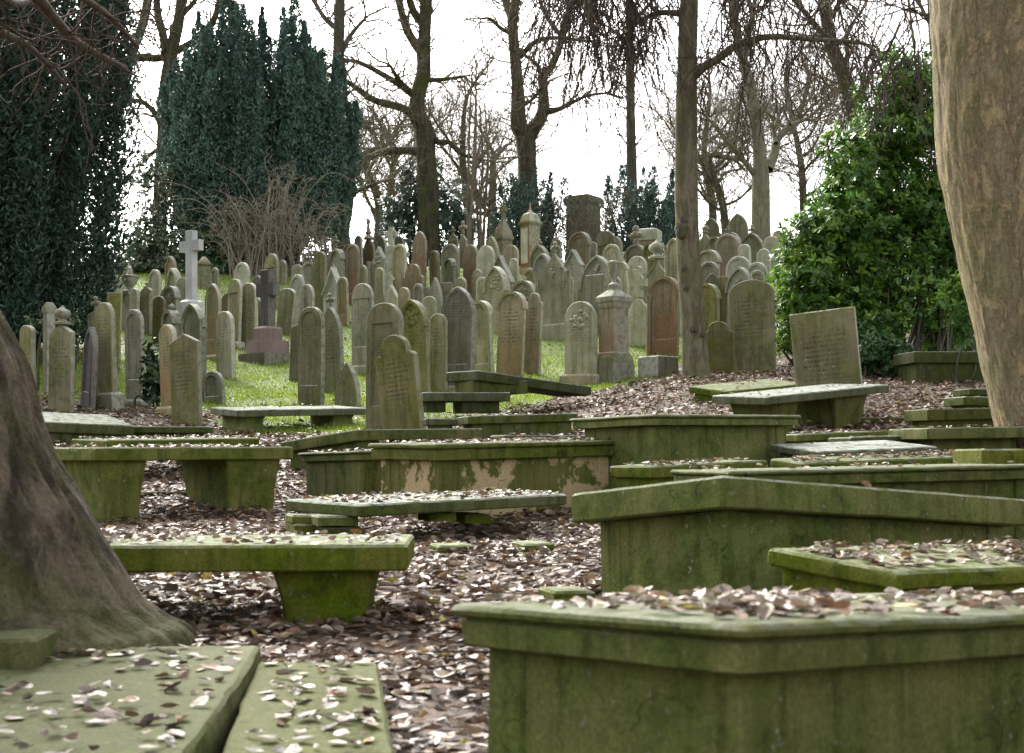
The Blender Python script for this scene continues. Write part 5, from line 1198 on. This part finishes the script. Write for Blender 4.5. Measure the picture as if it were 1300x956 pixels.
# far undergrowth on the crest behind the stones
for i, (x, D, w, lab) in enumerate(((765, 60, 1.6, 'far dark undergrowth right of the tower monument'), (905, 66, 2.2, 'far undergrowth on the crest right of the weeping tree'), (1010, 58, 1.6, 'far undergrowth on the crest behind the laurel'), (640, 63, 1.2, 'far undergrowth behind the ochre spired monument'))):
    bush(lab, x, D, [(x - 20, 318, w*.6, .8, .55, 0), (x + 22, 314, w*.7, .8, .6, .4), (x, 308, w*.4, .6, .6, .2)], 2600, (.10, .18), [(.05, .075, .05), (.07, .08, .06)], 'undergrowth_bush', M_IVY, .5, 'bushes on the crest', 70 + i, 8, .1)
for i, (x, D, cols, lab) in enumerate(((180, 51, [(.05, .085, .035), (.07, .11, .04)], 'low green shrub on the crest below the sparse holly'), (240, 53, [(.045, .08, .04)], 'low dark shrub on the crest behind the white cross'), (320, 54, [(.04, .065, .045)], 'low shrub on the crest behind the bramble thicket'), (405, 55, [(.05, .075, .05)], 'low shrub on the crest at the right end of the brambles'), (985, 56, [(.05, .07, .045)], 'low shrub on the crest behind the laurel edge'))):
    bush(lab, x, D, [(x - 24, 338, 1.0, .8, .7, 0), (x + 20, 334, 1.1, .8, .8, .4), (x - 2, 325, .6, .6, .6, .2), (x + 45, 340, .8, .7, .6, .2)], 4200, (.09, .16), cols, 'low_shrub', M_IVY, .5, 'low shrubs on the crest', 90 + i, 6, .15)
def brambles():
    rs = np.random.default_rng(81); D = 45.5; b = px(350, 330, D); b.z = gz(b.x, D); T = Tubes()
    root = thing('bramble_thicket', 'tangle of bare pale stems arching up against the broad columnar yew', 'shrub', Matrix.Translation(b))
    for i in range(120):
        x = rs.uniform(-1.4, 1.7); s0 = np.array([x, rs.uniform(-.6, .6), -.1]); h = rs.uniform(1.0, 3.4) * (1.15 - .25*abs(x)); lean = rs.normal(0, .55) + .1*x
        P = [s0, s0 + [lean*.25*h, rs.normal(0, .1), .5*h], s0 + [lean*.7*h, rs.normal(0, .25), .9*h], s0 + [lean*1.2*h, rs.normal(0, .3), h*rs.uniform(.75, 1.05)]]
        q = catmull(P, 5); T.add(q, np.linspace(.016, .007, len(q)), 4)
        for c in range(5):
            k = rs.integers(4, len(q)); grow(T, q[k], rs.normal(0, 1, 3) + [0, 0, .3], rs.uniform(.25, .8), .009, 1, rs, .15, 3, 3, .5)
    link('stems', T.mesh('stems'), BRAMBLE, root)
brambles()
def bare_brush():                                # straggling twigs before the tower and by the laurel top
    rs = np.random.default_rng(83)
    for (x, y, D, n, sx, lab) in ((738, 300, 53.5, 46, 1.3, 'arching bare whips in front of the dark tower monument'), (1150, 150, 25.6, 0, 1.0, '')):
        if not n: continue
        b = px(x, y, D); b.z = gz(b.x, D); T = Tubes(); root = thing('bare_shrub', lab, 'shrub', Matrix.Translation(b))
        for i in range(n):
            s0 = np.array([rs.uniform(-.7, .7)*sx, rs.uniform(-.4, .4), -.1]); h = rs.uniform(1.4, 3.2); l = rs.normal(0, .6)
            q = catmull([s0, s0 + [l*.2*h, 0, .55*h], s0 + [l*.6*h, .1, .95*h], s0 + [l*1.1*h, .1, .85*h]], 5); T.add(q, np.linspace(.014, .007, len(q)), 4)
            for c in range(4): grow(T, q[rs.integers(4, len(q))], rs.normal(0, 1, 3), rs.uniform(.3, .8), .009, 1, rs, .1, 3, 3)
        link('stems', T.mesh('stems'), TWIG, root)
bare_brush()
# fallen leaves: everything strewn so far is one carpet
tag(link('fallen_leaves', LIT.mesh('fallen_leaves'), M_LITTER), 'carpet of wet brown autumn leaves over the ground and tombs', 'leaves', kind='stuff')
# ------------------------------------------------------------------ light, sky, camera
W_ = bpy.data.worlds.new('World'); S.world = W_; W_.use_nodes = True; t = W_.node_tree; t.nodes.clear()
SUN_EL, SUN_AZ = 36.0, -26.0                     # behind the scene, to the left
sk = t.nodes.new('ShaderNodeTexSky'); sk.sky_type = 'NISHITA'; sk.sun_disc = False; sk.sun_elevation = R(SUN_EL); sk.sun_rotation = R(SUN_AZ)
sk.dust_density = 6.0; sk.air_density = 1.0; sk.ozone_density = .6; sk.altitude = 100
hs = t.nodes.new('ShaderNodeHueSaturation'); hs.inputs['Saturation'].default_value = .15
bg = t.nodes.new('ShaderNodeBackground'); bg.inputs['Strength'].default_value = .15; wo = t.nodes.new('ShaderNodeOutputWorld')
t.links.new(sk.outputs[0], hs.inputs['Color']); t.links.new(hs.outputs[0], bg.inputs['Color']); t.links.new(bg.outputs[0], wo.inputs[0])
ld = bpy.data.lights.new('sun', 'SUN'); ld.energy = 1.45; ld.angle = R(24); ld.color = (1.0, .95, .87)
lo = bpy.data.objects.new('sun', ld); COL.objects.link(lo)
el, az = R(SUN_EL), R(SUN_AZ)
lo.rotation_euler = Vector((-math.sin(az)*math.cos(el), -math.cos(az)*math.cos(el), -math.sin(el))).to_track_quat('-Z', 'Y').to_euler()
lo.location = (0, 30, 30)
cd = bpy.data.cameras.new('camera'); cam = bpy.data.objects.new('camera', cd); COL.objects.link(cam); S.camera = cam
cd.sensor_width = 36; cd.lens = F/1300*36; cd.shift_y = (HY - 478)/1300; cd.clip_start = .1; cd.clip_end = 2000
cam.rotation_euler = (R(90), 0, 0)
cd.dof.use_dof = True; cd.dof.focus_distance = 21; cd.dof.aperture_fstop = 5.6
S.view_settings.view_transform = 'Standard'; S.view_settings.look = 'None'; S.view_settings.exposure = 1.9; S.view_settings.gamma = 1; S.view_settings.use_curve_mapping = False
S.render.resolution_x, S.render.resolution_y = 1024, 753
S.cycles.max_bounces = 6; S.cycles.diffuse_bounces = 3; S.cycles.glossy_bounces = 2; S.cycles.transmission_bounces = 3; S.cycles.transparent_max_bounces = 4
S.cycles.use_denoising = True
S.cycles.sample_clamp_indirect = 6
